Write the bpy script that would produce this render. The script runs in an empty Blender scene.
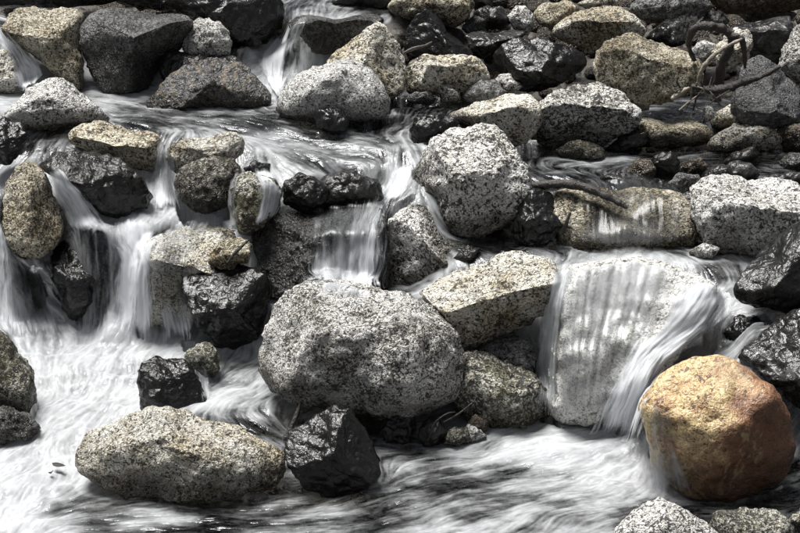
import bpy, bmesh, math, random
import numpy as np
from mathutils import Vector
from mathutils.bvhtree import BVHTree

# ------------------------------------------------------------------ camera, sky, sun, exposure
scene = bpy.context.scene
COL = scene.collection
H, PITCH, FPX, PW, PH = 3.9, math.radians(22.0), 1882.0, 800.0, 533.0   # metres, radians, focal length in photo pixels
cam = bpy.data.cameras.new('camera')
cam.sensor_width = 36.0
cam.lens = 36.0 * FPX / PW
cam.clip_start, cam.clip_end = 0.1, 400.0
cam_ob = bpy.data.objects.new('camera', cam)
cam_ob.location = (0, 0, H)
cam_ob.rotation_euler = (math.pi / 2 - PITCH, 0, 0)
COL.objects.link(cam_ob)
scene.camera = cam_ob

SUN_DIR = Vector((-0.26, 0.20, 0.94)).normalized()
world = bpy.data.worlds.new('World')
scene.world = world
world.use_nodes = True
wn = world.node_tree
sky = wn.nodes.new('ShaderNodeTexSky')
sky.sky_type = 'NISHITA'
sky.sun_disc = False
sky.sun_elevation = math.asin(SUN_DIR.z)
sky.sun_rotation = math.atan2(SUN_DIR.x, SUN_DIR.y)
sky.dust_density = 3.0
sky.air_density = 0.7
bg = wn.nodes['Background']
bg.inputs['Strength'].default_value = 0.052
hs = wn.nodes.new('ShaderNodeHueSaturation')          # thin bright cloud: the sky is nearly colourless
hs.inputs['Saturation'].default_value = 0.30
wn.links.new(sky.outputs[0], hs.inputs['Color'])
wn.links.new(hs.outputs[0], bg.inputs['Color'])
sun = bpy.data.lights.new('sun', 'SUN')
sun.energy = 4.1
sun.angle = math.radians(32.0)
sun.color = (1.0, 0.98, 0.95)
sun_ob = bpy.data.objects.new('sun', sun)
sun_ob.rotation_euler = (-SUN_DIR).to_track_quat('-Z', 'Y').to_euler()
sun_ob.location = SUN_DIR * 30
COL.objects.link(sun_ob)
scene.view_settings.view_transform = 'Standard'
scene.view_settings.look = 'None'
scene.view_settings.gamma = 1.0
scene.view_settings.exposure = 0.74
scene.render.engine = 'CYCLES'
scene.cycles.max_bounces = 4
scene.cycles.adaptive_threshold = 0.02
scene.cycles.transparent_max_bounces = 8
scene.cycles.caustics_reflective = False
scene.cycles.caustics_refractive = False

# ------------------------------------------------------------------ helpers
CP, SP = math.cos(PITCH), math.sin(PITCH)
RIGHT, UP, FWD = np.array([1.0, 0, 0]), np.array([0, SP, CP]), np.array([0, CP, -SP])
CAMP = np.array([0, 0, H])

def at_y(px, py, Y):
    """point of the place seen at a photo pixel, at the distance Y"""
    d = RIGHT * (px - PW / 2) / FPX - UP * (py - PH / 2) / FPX + FWD
    return CAMP + d * (Y / d[1])

def at_z(px, py, z):
    d = RIGHT * (px - PW / 2) / FPX - UP * (py - PH / 2) / FPX + FWD
    return CAMP + d * ((z - H) / d[2])

class Perlin:
    def __init__(self, seed):
        r = np.random.RandomState(seed)
        self.p = np.concatenate([r.permutation(256)] * 3)
        g = r.normal(size=(256, 3)); self.g = g / np.linalg.norm(g, axis=1)[:, None]
    def __call__(self, P):
        i = np.floor(P).astype(np.int64); f = P - i; i &= 255
        u = f * f * f * (f * (f * 6 - 15) + 10)
        out = 0
        for dx in (0, 1):
            wx = u[:, 0] if dx else 1 - u[:, 0]
            for dy in (0, 1):
                wy = u[:, 1] if dy else 1 - u[:, 1]
                for dz in (0, 1):
                    wz = u[:, 2] if dz else 1 - u[:, 2]
                    h = self.p[self.p[self.p[(i[:, 0] + dx) & 255] + ((i[:, 1] + dy) & 255)] + ((i[:, 2] + dz) & 255)]
                    g = self.g[h]
                    out = out + wx * wy * wz * (g[:, 0] * (f[:, 0] - dx) + g[:, 1] * (f[:, 1] - dy) + g[:, 2] * (f[:, 2] - dz))
        return out * 1.5
PN = Perlin(7)
def fbm(P, octaves, gain=0.5):
    s, a = 0, 1.0
    for k in range(octaves):
        s = s + a * PN(P * 2 ** k + 17.3 * k); a *= gain
    return s
def sstep(a, b, x):
    t = np.clip((x - a) / (b - a), 0, 1); return t * t * (3 - 2 * t)

def mesh_from(name, V, F, smooth=True):
    me = bpy.data.meshes.new(name)
    V = np.asarray(V, np.float32); F = np.asarray(F, np.int32)
    n = F.shape[1]
    me.vertices.add(len(V)); me.vertices.foreach_set('co', V.ravel())
    me.loops.add(F.size); me.loops.foreach_set('vertex_index', F.ravel())
    me.polygons.add(len(F)); me.polygons.foreach_set('loop_start', np.arange(0, F.size, n, dtype=np.int32))
    if smooth: me.polygons.foreach_set('use_smooth', np.ones(len(F), bool))
    me.update(); me.validate()
    return me
def attr(me, name, vals):
    a = me.attributes.new(name, 'FLOAT', 'POINT'); a.data.foreach_set('value', np.asarray(vals, np.float32))
def link(name, me, mat, label=None, cat=None, group=None, kind=None, parent=None, loc=None):
    o = bpy.data.objects.new(name, me); COL.objects.link(o)
    if mat: me.materials.append(mat)
    if label: o['label'] = label
    if cat: o['category'] = cat
    if group: o['group'] = group
    if kind: o['kind'] = kind
    if parent: o.parent = parent
    if loc is not None: o.location = loc
    return o

ICO = {}
def ico(level):
    if level not in ICO:
        bm = bmesh.new(); bmesh.ops.create_icosphere(bm, subdivisions=level, radius=1.0)
        V = np.array([v.co[:] for v in bm.verts]); F = np.array([[v.index for v in f.verts] for f in bm.faces]); bm.free()
        ICO[level] = (V / np.linalg.norm(V, axis=1)[:, None], F)
    return ICO[level]

# ------------------------------------------------------------------ the stream: guide lines of the flow
# each guide: points (photo column, photo row, surface height in metres, foam 0..1), drape width in metres (0 = open water)
GUIDES = [
 # upper left chute and the pool under it
 ([(-45,22,1.22,.4),(8,34,1.18,.5),(24,52,1.08,.8),(38,74,.95,.95),(46,90,.9,.9),(75,101,.9,.75),(110,103,.9,.6),(170,116,.9,.4),(240,116,.9,.3),(300,126,.9,.35)],0),
 ([(-40,96,.9,.75),(10,96,.9,.8),(46,97,.9,.7)],0),
 ([(0,30,1.19,.5),(12,58,1.06,.7),(24,82,.92,.9)],0),
 # upper middle chute
 ([(330,-6,1.26,.3),(300,12,1.24,.35),(291,26,1.19,.5),(284,40,1.12,.75),(270,58,1.0,.95),(262,80,.92,.95),(258,96,.9,.8),(262,112,.9,.4)],0),
 ([(285,50,1.04,.8),(288,62,.97,.8),(283,84,.92,.7)],0),
 ([(240,42,1.1,.2),(225,52,1.06,.3),(235,60,1.0,.5),(250,80,.93,.8)],0),
 # riffle of the upper pool towards the ledge
 ([(150,116,.9,.35),(200,124,.89,.4),(250,138,.87,.6),(300,150,.84,.65),(345,156,.83,.6),(395,166,.82,.65)],.2),
 ([(430,104,.9,.2),(410,118,.9,.25),(395,135,.88,.4),(400,158,.84,.6),(398,178,.75,.9),(380,194,.69,.7),(352,208,.64,.35),(340,228,.60,.4)],.25),
 ([(270,122,.9,.35),(320,135,.88,.4),(360,140,.87,.45),(395,145,.86,.45)],0),
 ([(300,150,.84,.6),(320,172,.80,.5),(345,190,.70,.35)],.2),
 ([(360,165,.82,.5),(370,185,.74,.5),(370,200,.67,.5)],.2),
 # foot of the curtain below the ledge
 ([(300,292,.34,.3),(340,292,.34,.4),(380,292,.34,.4)],0),
 # fall over the mossy egg stone
 ([(258,150,.85,.6),(262,168,.81,.75),(268,178,.78,.95),(274,205,.68,.9),(262,225,.6,.8)],.14),
 ([(248,165,.8,.7),(238,180,.76,.7),(232,205,.65,.85),(236,226,.61,.9),(215,222,.63,.8),(190,218,.64,.85)],.06),
 # chute between the ochre rocks, then the white pool and the main fall
 ([(182,128,.9,.55),(168,142,.88,.5),(163,160,.79,.5),(160,198,.67,.8),(150,210,.65,.95),(132,222,.65,1),(128,232,.63,1),(126,250,.52,.9),(126,332,.14,1)],0),
 ([(180,208,.65,.9),(160,218,.65,.95),(146,230,.63,1),(144,255,.5,.95),(143,336,.13,1)],.1),
 ([(195,216,.645,.9),(172,226,.64,.9),(160,245,.54,.85),(157,300,.26,.85),(158,340,.13,1)],.1),
 ([(205,219,.64,.75),(195,232,.6,.45),(180,262,.45,.3),(178,300,.24,.35),(182,338,.14,.8)],.08),
 ([(185,300,.24,.5),(195,315,.19,.6),(185,338,.14,.8)],0),
 # left arm
 ([(70,124,.895,.35),(48,136,.87,.5),(34,152,.84,.55),(15,172,.77,.6),(-2,195,.7,.8),(-8,230,.56,.85),(0,270,.36,.75),(8,330,.13,.9)],0),
 ([(40,150,.84,.5),(50,168,.79,.8),(58,190,.72,.95),(76,214,.665,.95),(96,226,.65,.95),(118,226,.65,1)],0),
 ([(-2,245,.48,.5),(14,270,.35,.35),(22,300,.23,.3),(26,332,.13,.8)],0),
 ([(18,258,.42,.3),(34,280,.3,.25),(42,305,.21,.35),(46,334,.13,.8)],0),
 ([(34,262,.4,.3),(52,290,.26,.5),(66,318,.17,.7),(76,336,.13,.9)],0),
 # white rapid below the falls
 ([(145,336,.135,1),(110,366,.1,1),(70,410,.06,1),(30,455,.03,1),(-30,510,.01,1)],0),
 ([(90,334,.13,1),(60,360,.1,1),(45,400,.06,1),(15,445,.03,1),(-35,475,.02,1)],0),
 ([(20,336,.13,1),(36,356,.1,1),(45,385,.07,1)],0),
 ([(130,372,.09,1),(95,415,.055,1),(60,460,.02,1),(20,505,.01,1),(-10,535,0,1)],0),
 ([(160,345,.13,1),(130,390,.07,1),(90,430,.04,1)],0),
 ([(30,405,.055,.7),(5,425,.045,.35),(-30,435,.04,.4)],.1),
 ([(205,338,.15,.75),(185,348,.13,.6),(160,350,.125,.8)],.05),
 ([(196,355,.14,.5),(203,380,.11,.5),(210,398,.1,.7)],.04),
 ([(262,372,.12,.6),(245,385,.11,.95),(215,393,.1,.9),(190,404,.09,.7)],0),
 ([(290,390,.1,.8),(262,400,.1,.3),(245,408,.095,.25),(262,420,.08,.5),(290,440,.03,.5)],0),
 # front pool
 ([(632,432,.05,1),(590,440,.03,1),(540,445,.02,1),(490,455,.01,.95),(440,468,0,.55),(390,490,0,.45),(320,510,0,.4),(240,518,0,.4),(150,520,0,.42),(80,528,0,.65)],0),
 ([(645,462,.02,1),(600,478,.01,.95),(550,488,0,.8),(490,500,0,.5),(420,515,0,.45),(340,530,0,.4),(250,545,0,.4)],0),
 ([(590,428,.03,.95),(540,428,.02,1),(500,432,.015,.95),(460,448,0,.75),(420,455,0,.55),(385,462,0,.6),(388,480,0,.5)],0),
 ([(655,480,.01,.9),(610,500,0,.75),(560,512,0,.6),(500,530,0,.5),(440,550,0,.5)],0),
 ([(500,468,0,.35),(450,478,0,.3),(400,490,0,.35)],0),
 ([(290,500,0,.3),(230,503,0,.4),(160,500,0,.3),(110,500,0,.4),(70,510,0,.7)],0),
 ([(470,440,0,.6),(420,448,0,.4),(350,440,0,.3),(290,430,.03,.3)],0),
 ([(830,482,0,.3),(780,500,0,.25),(720,503,0,.25),(660,500,0,.3),(610,515,0,.45)],0),
 ([(830,530,0,.2),(700,545,0,.2),(600,545,0,.4)],0),
 # right arm: pool, slab and shoulder chute
 ([(490,243,.55,.1),(530,246,.55,.25),(570,246,.55,.45),(620,244,.55,.75),(670,250,.55,.55),(705,265,.54,.45),(722,285,.5,.6)],0),
 ([(722,285,.5,.6),(712,303,.44,.85),(688,325,.35,.85),(662,352,.25,.9),(642,385,.13,1),(630,425,.04,1)],.1),
 ([(800,318,.5,.3),(755,318,.47,.35),(725,322,.41,.6),(700,338,.33,.85),(690,356,.3,.9)],.08),
 ([(735,345,.32,.4),(712,352,.31,.8),(680,362,.28,.9),(655,385,.2,.75),(640,410,.08,.9)],.08),
 ([(655,395,.2,.5),(655,430,.1,.6),(662,470,.02,.7)],.05),
 ([(672,415,.16,.25),(680,450,.08,.45),(684,485,0,.5)],.04),
 ([(575,252,.55,.5),(562,275,.5,.6),(556,300,.4,.65),(548,345,.22,.6),(545,415,.03,.7)],.05),
 ([(600,254,.55,.6),(590,285,.45,.4),(580,330,.3,.3),(578,380,.15,.25),(575,415,.03,.6)],.16),
 ([(635,255,.55,.7),(630,285,.46,.5),(615,330,.31,.3),(602,380,.15,.25),(598,418,.03,.6)],.14),
 ([(665,258,.55,.7),(668,285,.46,.6),(650,315,.35,.5),(632,345,.25,.35)],.12),
 ([(700,270,.53,.6),(695,295,.45,.7),(675,320,.36,.7)],.1),
 # far right stream and the tan slab
 ([(840,152,.72,.15),(760,155,.715,.2),(700,150,.71,.25),(640,158,.705,.3),(590,162,.7,.4),(535,160,.7,.5)],0),
 ([(520,150,.71,.4),(545,168,.7,.5),(580,178,.7,.4),(610,190,.7,.3),(610,205,.59,.2),(608,234,.56,.6)],.15),
 ([(560,186,.7,.35),(572,205,.59,.2),(580,236,.56,.5)],.12),
 ([(640,172,.7,.3),(650,188,.7,.3),(648,205,.59,.2),(645,234,.56,.6)],.12),
 ([(690,190,.7,.25),(683,205,.6,.35),(688,236,.56,.5)],.1),
 ([(840,185,.7,.1),(780,178,.71,.15),(720,172,.705,.2),(670,180,.7,.25)],0),
 ([(680,118,.76,.2),(690,113,.78,.3),(668,110,.8,.3)],0),
]
GS = []          # samples: x y z foam tx ty drape
for pts, dw in GUIDES:
    W = np.array([np.append(at_z(p[0], p[1], p[2]), p[3]) for p in pts])
    seg = np.linalg.norm(np.diff(W[:, :3], axis=0), axis=1)
    s = np.concatenate([[0], np.cumsum(seg)])
    n = max(4, int(s[-1] / 0.03))
    t = np.linspace(0, s[-1], n)
    Q = np.stack([np.interp(t, s, W[:, k]) for k in range(4)], 1)
    T = np.gradient(Q[:, :2], axis=0); T /= np.linalg.norm(T, axis=1)[:, None] + 1e-9
    GS.append(np.concatenate([Q, T, np.full((n, 1), dw)], 1))
GS = np.concatenate(GS)

def flow_at(X, Y):
    """height, foam, direction and distance to the nearest flow line, for many points"""
    out = np.zeros((len(X), 7))
    for a in range(0, len(X), 4000):
        dx = X[a:a+4000, None] - GS[None, :, 0]; dy = Y[a:a+4000, None] - GS[None, :, 1]
        d2 = dx * dx + dy * dy
        w = 1.0 / (d2 + 0.0016) ** 3
        ws = w.sum(1)
        out[a:a+4000, 0] = (w @ GS[:, 2]) / ws
        w2 = 1.0 / (d2 + 0.003) ** 2; w2s = w2.sum(1)
        for k, c in ((1, 3), (2, 4), (3, 5)): out[a:a+4000, k] = (w2 @ GS[:, c]) / w2s
        out[a:a+4000, 4] = np.sqrt(d2.min(1))
        dd = GS[:, 6][None, :]
        out[a:a+4000, 5] = np.where(dd > 0, 1 - np.sqrt(d2) / np.maximum(dd, 1e-6), -9).max(1)
    return out

# coarse flow field
CX0, CX1, CY0, CY1, CD = -3.1, 3.1, 6.0, 12.2, 0.025
cx = np.arange(CX0, CX1 + CD / 2, CD); cy = np.arange(CY0, CY1 + CD / 2, CD)
gx, gy = np.meshgrid(cx, cy)
FL = flow_at(gx.ravel(), gy.ravel()).reshape(len(cy), len(cx), 7)
def blur(A, n):
    for _ in range(n):
        A = np.pad(A, ((1, 1), (1, 1)), mode='edge')
        A = (A[:-2, 1:-1] + 2 * A[1:-1, 1:-1] + A[2:, 1:-1]) / 4
        A = np.pad(A, ((0, 0), (1, 1)), mode='edge')
        A = (A[:, :-2] + 2 * A[:, 1:-1] + A[:, 2:]) / 4
    return A
for k, n in ((0, 2), (1, 3), (2, 3), (3, 3)): FL[:, :, k] = blur(FL[:, :, k], n)
def bil(A, X, Y, x0, y0, dx, dy):
    u = np.clip((X - x0) / dx, 0, A.shape[1] - 1.001); v = np.clip((Y - y0) / dy, 0, A.shape[0] - 1.001)
    i = u.astype(int); j = v.astype(int); u = u - i; v = v - j
    return A[j, i] * (1-u) * (1-v) + A[j, i+1] * u * (1-v) + A[j+1, i] * (1-u) * v + A[j+1, i+1] * u * v
def field(k, X, Y): return bil(FL[:, :, k], X, Y, CX0, CY0, CD, CD)

# ------------------------------------------------------------------ materials
def nodes_of(m):
    m.use_nodes = True; nt = m.node_tree; nt.nodes.clear(); return nt
class NT:
    def __init__(self, m): self.t = nodes_of(m)
    def n(self, typ, **kw):
        nd = self.t.nodes.new('ShaderNode' + typ)
        ins = kw.pop('ins', {})
        for k, v in kw.items(): setattr(nd, k, v)
        for k, v in ins.items():
            s = nd.inputs[k]
            if isinstance(v, bpy.types.NodeSocket): self.t.links.new(v, s)
            else: s.default_value = v
        return nd
    def math(self, op, a, b=0.0, clamp=False):
        nd = self.n('Math', operation=op, use_clamp=clamp, ins={0: a, 1: b}); return nd.outputs[0]
    def mixc(self, f, a, b, blend='MIX'):
        nd = self.n('Mix', data_type='RGBA', blend_type=blend)
        for i, v in ((0, f), (6, a), (7, b)):
            s = nd.inputs[i]
            if isinstance(v, bpy.types.NodeSocket): self.t.links.new(v, s)
            else: s.default_value = v
        return nd.outputs[2]
    def ramp(self, f, a, b, lo=0.0, hi=1.0):
        nd = self.n('MapRange', interpolation_type='SMOOTHSTEP', ins={0: f, 1: a, 2: b, 3: lo, 4: hi}); return nd.outputs[0]
    def noise(self, vec, scale, detail=3.0, rough=0.55, dist=0.0):
        return self.n('TexNoise', ins={'Vector': vec, 'Scale': scale, 'Detail': detail, 'Roughness': rough, 'Distortion': dist}).outputs[0]
def c4(c): return (c[0], c[1], c[2], 1.0)

def rock_material(name, light, dark, stain, speck=0.5, stain_amt=0.3, grain=55.0, rough=0.75, bump=0.9, streak=0.0, wet_dark=0.32, patch=0.3, mossy=0.0, sharp=0.0, crack=0.4, lean=0.0):
    grain *= 1.15
    m = bpy.data.materials.new(name); q = NT(m)
    co = q.n('TexCoord').outputs['Object']
    rnd = q.n('ObjectInfo').outputs['Random']
    off = q.n('CombineXYZ', ins={0: q.math('MULTIPLY', rnd, 37.0), 1: q.math('MULTIPLY', rnd, 91.0), 2: q.math('MULTIPLY', rnd, 53.0)}).outputs[0]
    P = q.n('VectorMath', operation='ADD', ins={0: co, 1: off}).outputs[0]
    gs = q.math('ADD', grain * 0.78, q.math('MULTIPLY', q.math('FRACT', q.math('MULTIPLY', rnd, 7.31)), grain * 0.6))
    gs2 = q.math('MULTIPLY', gs, 2.3)
    big = q.noise(P, 2.6, 3.0, 0.6)
    mid = q.noise(P, 7.0, 4.0, 0.7)
    g1 = q.noise(P, gs, 2.6, 0.72, 0.6)
    g2 = q.noise(P, gs2, 1.6, 0.7, 0.4)
    vor = q.n('TexVoronoi', feature='F1', ins={'Vector': P, 'Scale': grain * 2.2, 'Randomness': 1.0}).outputs['Color']
    vs = q.n('SeparateColor', ins={0: vor}).outputs[0]
    # feldspar, quartz: per-crystal lightness
    base = q.mixc(q.ramp(vs, 0.0, 1.0), c4([v * 0.68 for v in light]), c4([min(0.9, v * 1.22) for v in light]))
    base = q.mixc(q.math('MULTIPLY', q.ramp(mid, 0.42, 0.66), stain_amt), base, c4(stain))
    base = q.mixc(q.math('MULTIPLY', q.ramp(big, 0.48, 0.68), min(1.0, stain_amt * 1.3)), base, c4(stain))
    if lean:                                     # iron stain soaked into one flank of the stone
        sx = q.n('SeparateXYZ', ins={0: co})
        ln_ = q.math('ADD', q.math('MULTIPLY', sx.outputs[0], lean), q.math('MULTIPLY', q.math('SUBTRACT', 0.42, sx.outputs[2]), lean * 0.55))
        base = q.mixc(q.ramp(q.math('ADD', ln_, q.math('SUBTRACT', mid, 0.5)), -0.26, 0.16, 0.0, 0.95), base, c4((0.20, 0.092, 0.052)))
    # dark mica and lichen specks, denser in patches
    dens = q.math('ADD', q.math('MULTIPLY', q.math('SUBTRACT', mid, 0.5), patch), (speck - 0.5) * 0.40)
    dens = q.math('ADD', dens, q.math('MULTIPLY', q.math('SUBTRACT', big, 0.5), patch * 0.6))
    s1 = q.ramp(q.math('ADD', g1, dens), 0.495, 0.525)
    s2 = q.ramp(q.math('ADD', g2, q.math('MULTIPLY', dens, 0.7)), 0.52, 0.60)
    sp = q.math('MAXIMUM', q.math('MULTIPLY', s1, 0.95), q.math('MULTIPLY', s2, 0.85))
    dk = q.mixc(q.ramp(g2, 0.35, 0.6), c4(dark), c4([min(1, 1.5 * v + 0.035 * l) for v, l in zip(dark, light)]))
    col = q.mixc(sp, base, dk)
    # pale lichen crusts and a few healed cracks
    li = q.math('MULTIPLY', q.ramp(q.noise(P, 5.0, 4.0, 0.75, 0.5), 0.58, 0.66), 0.45)
    col = q.mixc(li, col, c4([min(0.8, 0.06 + 0.95 * v) for v in light]))
    wv_ = q.n('VectorMath', operation='SCALE', ins={0: q.n('TexNoise', ins={'Vector': P, 'Scale': 5.0, 'Detail': 2.0}).outputs['Color'], 'Scale': 0.35}).outputs[0]
    ck = q.n('TexVoronoi', feature='DISTANCE_TO_EDGE', ins={'Vector': q.n('VectorMath', operation='ADD', ins={0: P, 1: wv_}).outputs[0], 'Scale': 2.6}).outputs['Distance']
    ckm = q.math('MULTIPLY', q.ramp(ck, 0.004, 0.022, 1.0, 0.0), q.ramp(big, 0.45, 0.55))
    col = q.mixc(q.math('MULTIPLY', ckm, crack), col, c4(dark))
    if mossy:
        mo = q.math('MULTIPLY', q.ramp(q.noise(P, 6.0, 6.0, 0.7), 0.48, 0.62), mossy)
        col = q.mixc(mo, col, c4((0.07, 0.065, 0.022)))
    if streak:
        mp = q.n('Mapping', ins={'Vector': P, 'Scale': (30, 6, 30), 'Rotation': (0.3, 0.8, 0.5)}).outputs[0]
        st = q.noise(mp, 1.0, 4.0, 0.6)
        col = q.mixc(q.math('MULTIPLY', q.ramp(st, 0.5, 0.62), streak), col, c4(stain))
    wet = q.n('Attribute', attribute_name='wet').outputs['Fac']
    col = q.mixc(wet, col, q.mixc(1.0, col, c4((wet_dark, wet_dark * 0.96, wet_dark * 0.88)), 'MULTIPLY'))
    hgt = q.math('ADD', q.math('MULTIPLY', g1, -1.3), q.math('MULTIPLY', mid, 1.4))
    if sharp: hgt = q.math('ADD', q.math('MULTIPLY', mid, 1.2), q.math('MULTIPLY', g1, -0.5))
    if sharp:                                    # broken, fractured faces
        cr = q.n('TexVoronoi', feature='DISTANCE_TO_EDGE', ins={'Vector': q.n('VectorMath', operation='ADD', ins={0: P, 1: q.n('VectorMath', operation='SCALE', ins={0: q.n('TexNoise', ins={'Vector': P, 'Scale': 8.0}).outputs['Color'], 'Scale': 0.12}).outputs[0]}).outputs[0], 'Scale': 13.0}).outputs['Distance']
        hgt = q.math('ADD', hgt, q.math('MULTIPLY', q.ramp(cr, 0.0, 0.25), sharp))
    bp = q.n('Bump', ins={'Strength': bump, 'Distance': 0.028, 'Height': hgt}).outputs[0]
    ro = q.ramp(wet, 0.0, 1.0, rough, 0.27 if sharp else 0.2)
    ro = q.math('ADD', ro, q.math('MULTIPLY', q.math('SUBTRACT', mid, 0.5), 0.3))
    b = q.n('BsdfPrincipled', ins={'Base Color': col, 'Roughness': ro, 'Normal': bp})
    b.inputs['Specular IOR Level'].default_value = 0.45
    q.t.links.new(b.outputs[0], q.n('OutputMaterial').inputs[0])
    return m

BLK = (0.012, 0.012, 0.013)
MATS = {
 'white':  rock_material('granite_white', (0.68,0.675,0.65), (0.02,0.02,0.021), (0.54,0.515,0.44), 0.36, 0.22, 46, patch=0.18),
 'granite':rock_material('granite_grey', (0.70,0.69,0.66), (0.012,0.012,0.012), (0.52,0.48,0.38), 0.44, 0.35, 52, patch=0.32),
 'tan':    rock_material('granite_tan', (0.66,0.64,0.575), (0.02,0.018,0.015), (0.47,0.39,0.235), 0.38, 0.55, 46, patch=0.28),
 'ochre':  rock_material('granite_ochre', (0.62,0.575,0.46), (0.02,0.016,0.011), (0.41,0.31,0.155), 0.44, 0.55, 48, patch=0.34, mossy=0.35),
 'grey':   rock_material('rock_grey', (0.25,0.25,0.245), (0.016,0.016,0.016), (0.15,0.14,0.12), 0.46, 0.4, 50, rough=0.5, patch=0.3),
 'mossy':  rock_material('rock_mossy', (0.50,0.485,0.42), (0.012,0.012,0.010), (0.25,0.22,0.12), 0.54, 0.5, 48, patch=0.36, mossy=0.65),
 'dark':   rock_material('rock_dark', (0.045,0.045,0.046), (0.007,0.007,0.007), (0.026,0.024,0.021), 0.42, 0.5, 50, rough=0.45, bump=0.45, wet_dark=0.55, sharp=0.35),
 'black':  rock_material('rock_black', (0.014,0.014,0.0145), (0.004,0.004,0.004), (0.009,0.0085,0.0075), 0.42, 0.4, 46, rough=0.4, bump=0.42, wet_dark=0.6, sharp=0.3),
 'slate':  rock_material('rock_slate', (0.16,0.16,0.158), (0.015,0.015,0.016), (0.26,0.21,0.14), 0.46, 0.12, 46, rough=0.4, streak=0.5),
 'plain':  rock_material('rock_plain', (0.12,0.12,0.122), (0.012,0.012,0.013), (0.09,0.085,0.075), 0.46, 0.3, 50, rough=0.42, bump=0.6),
 'washed': rock_material('granite_washed', (0.68,0.675,0.645), (0.10,0.098,0.09), (0.54,0.52,0.45), 0.30, 0.35, 44, rough=0.3, patch=0.2, bump=0.5, crack=0.0),
 'orange': rock_material('rock_orange', (0.62,0.48,0.255), (0.09,0.05,0.033), (0.40,0.22,0.10), 0.36, 0.75, 44, rough=0.42, patch=0.36, bump=0.4, crack=0.0, wet_dark=0.36, lean=1.3),
 'brown':  rock_material('rock_brown', (0.22,0.185,0.14), (0.02,0.017,0.013), (0.17,0.10,0.05), 0.5, 0.6, 48),
}

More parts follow.
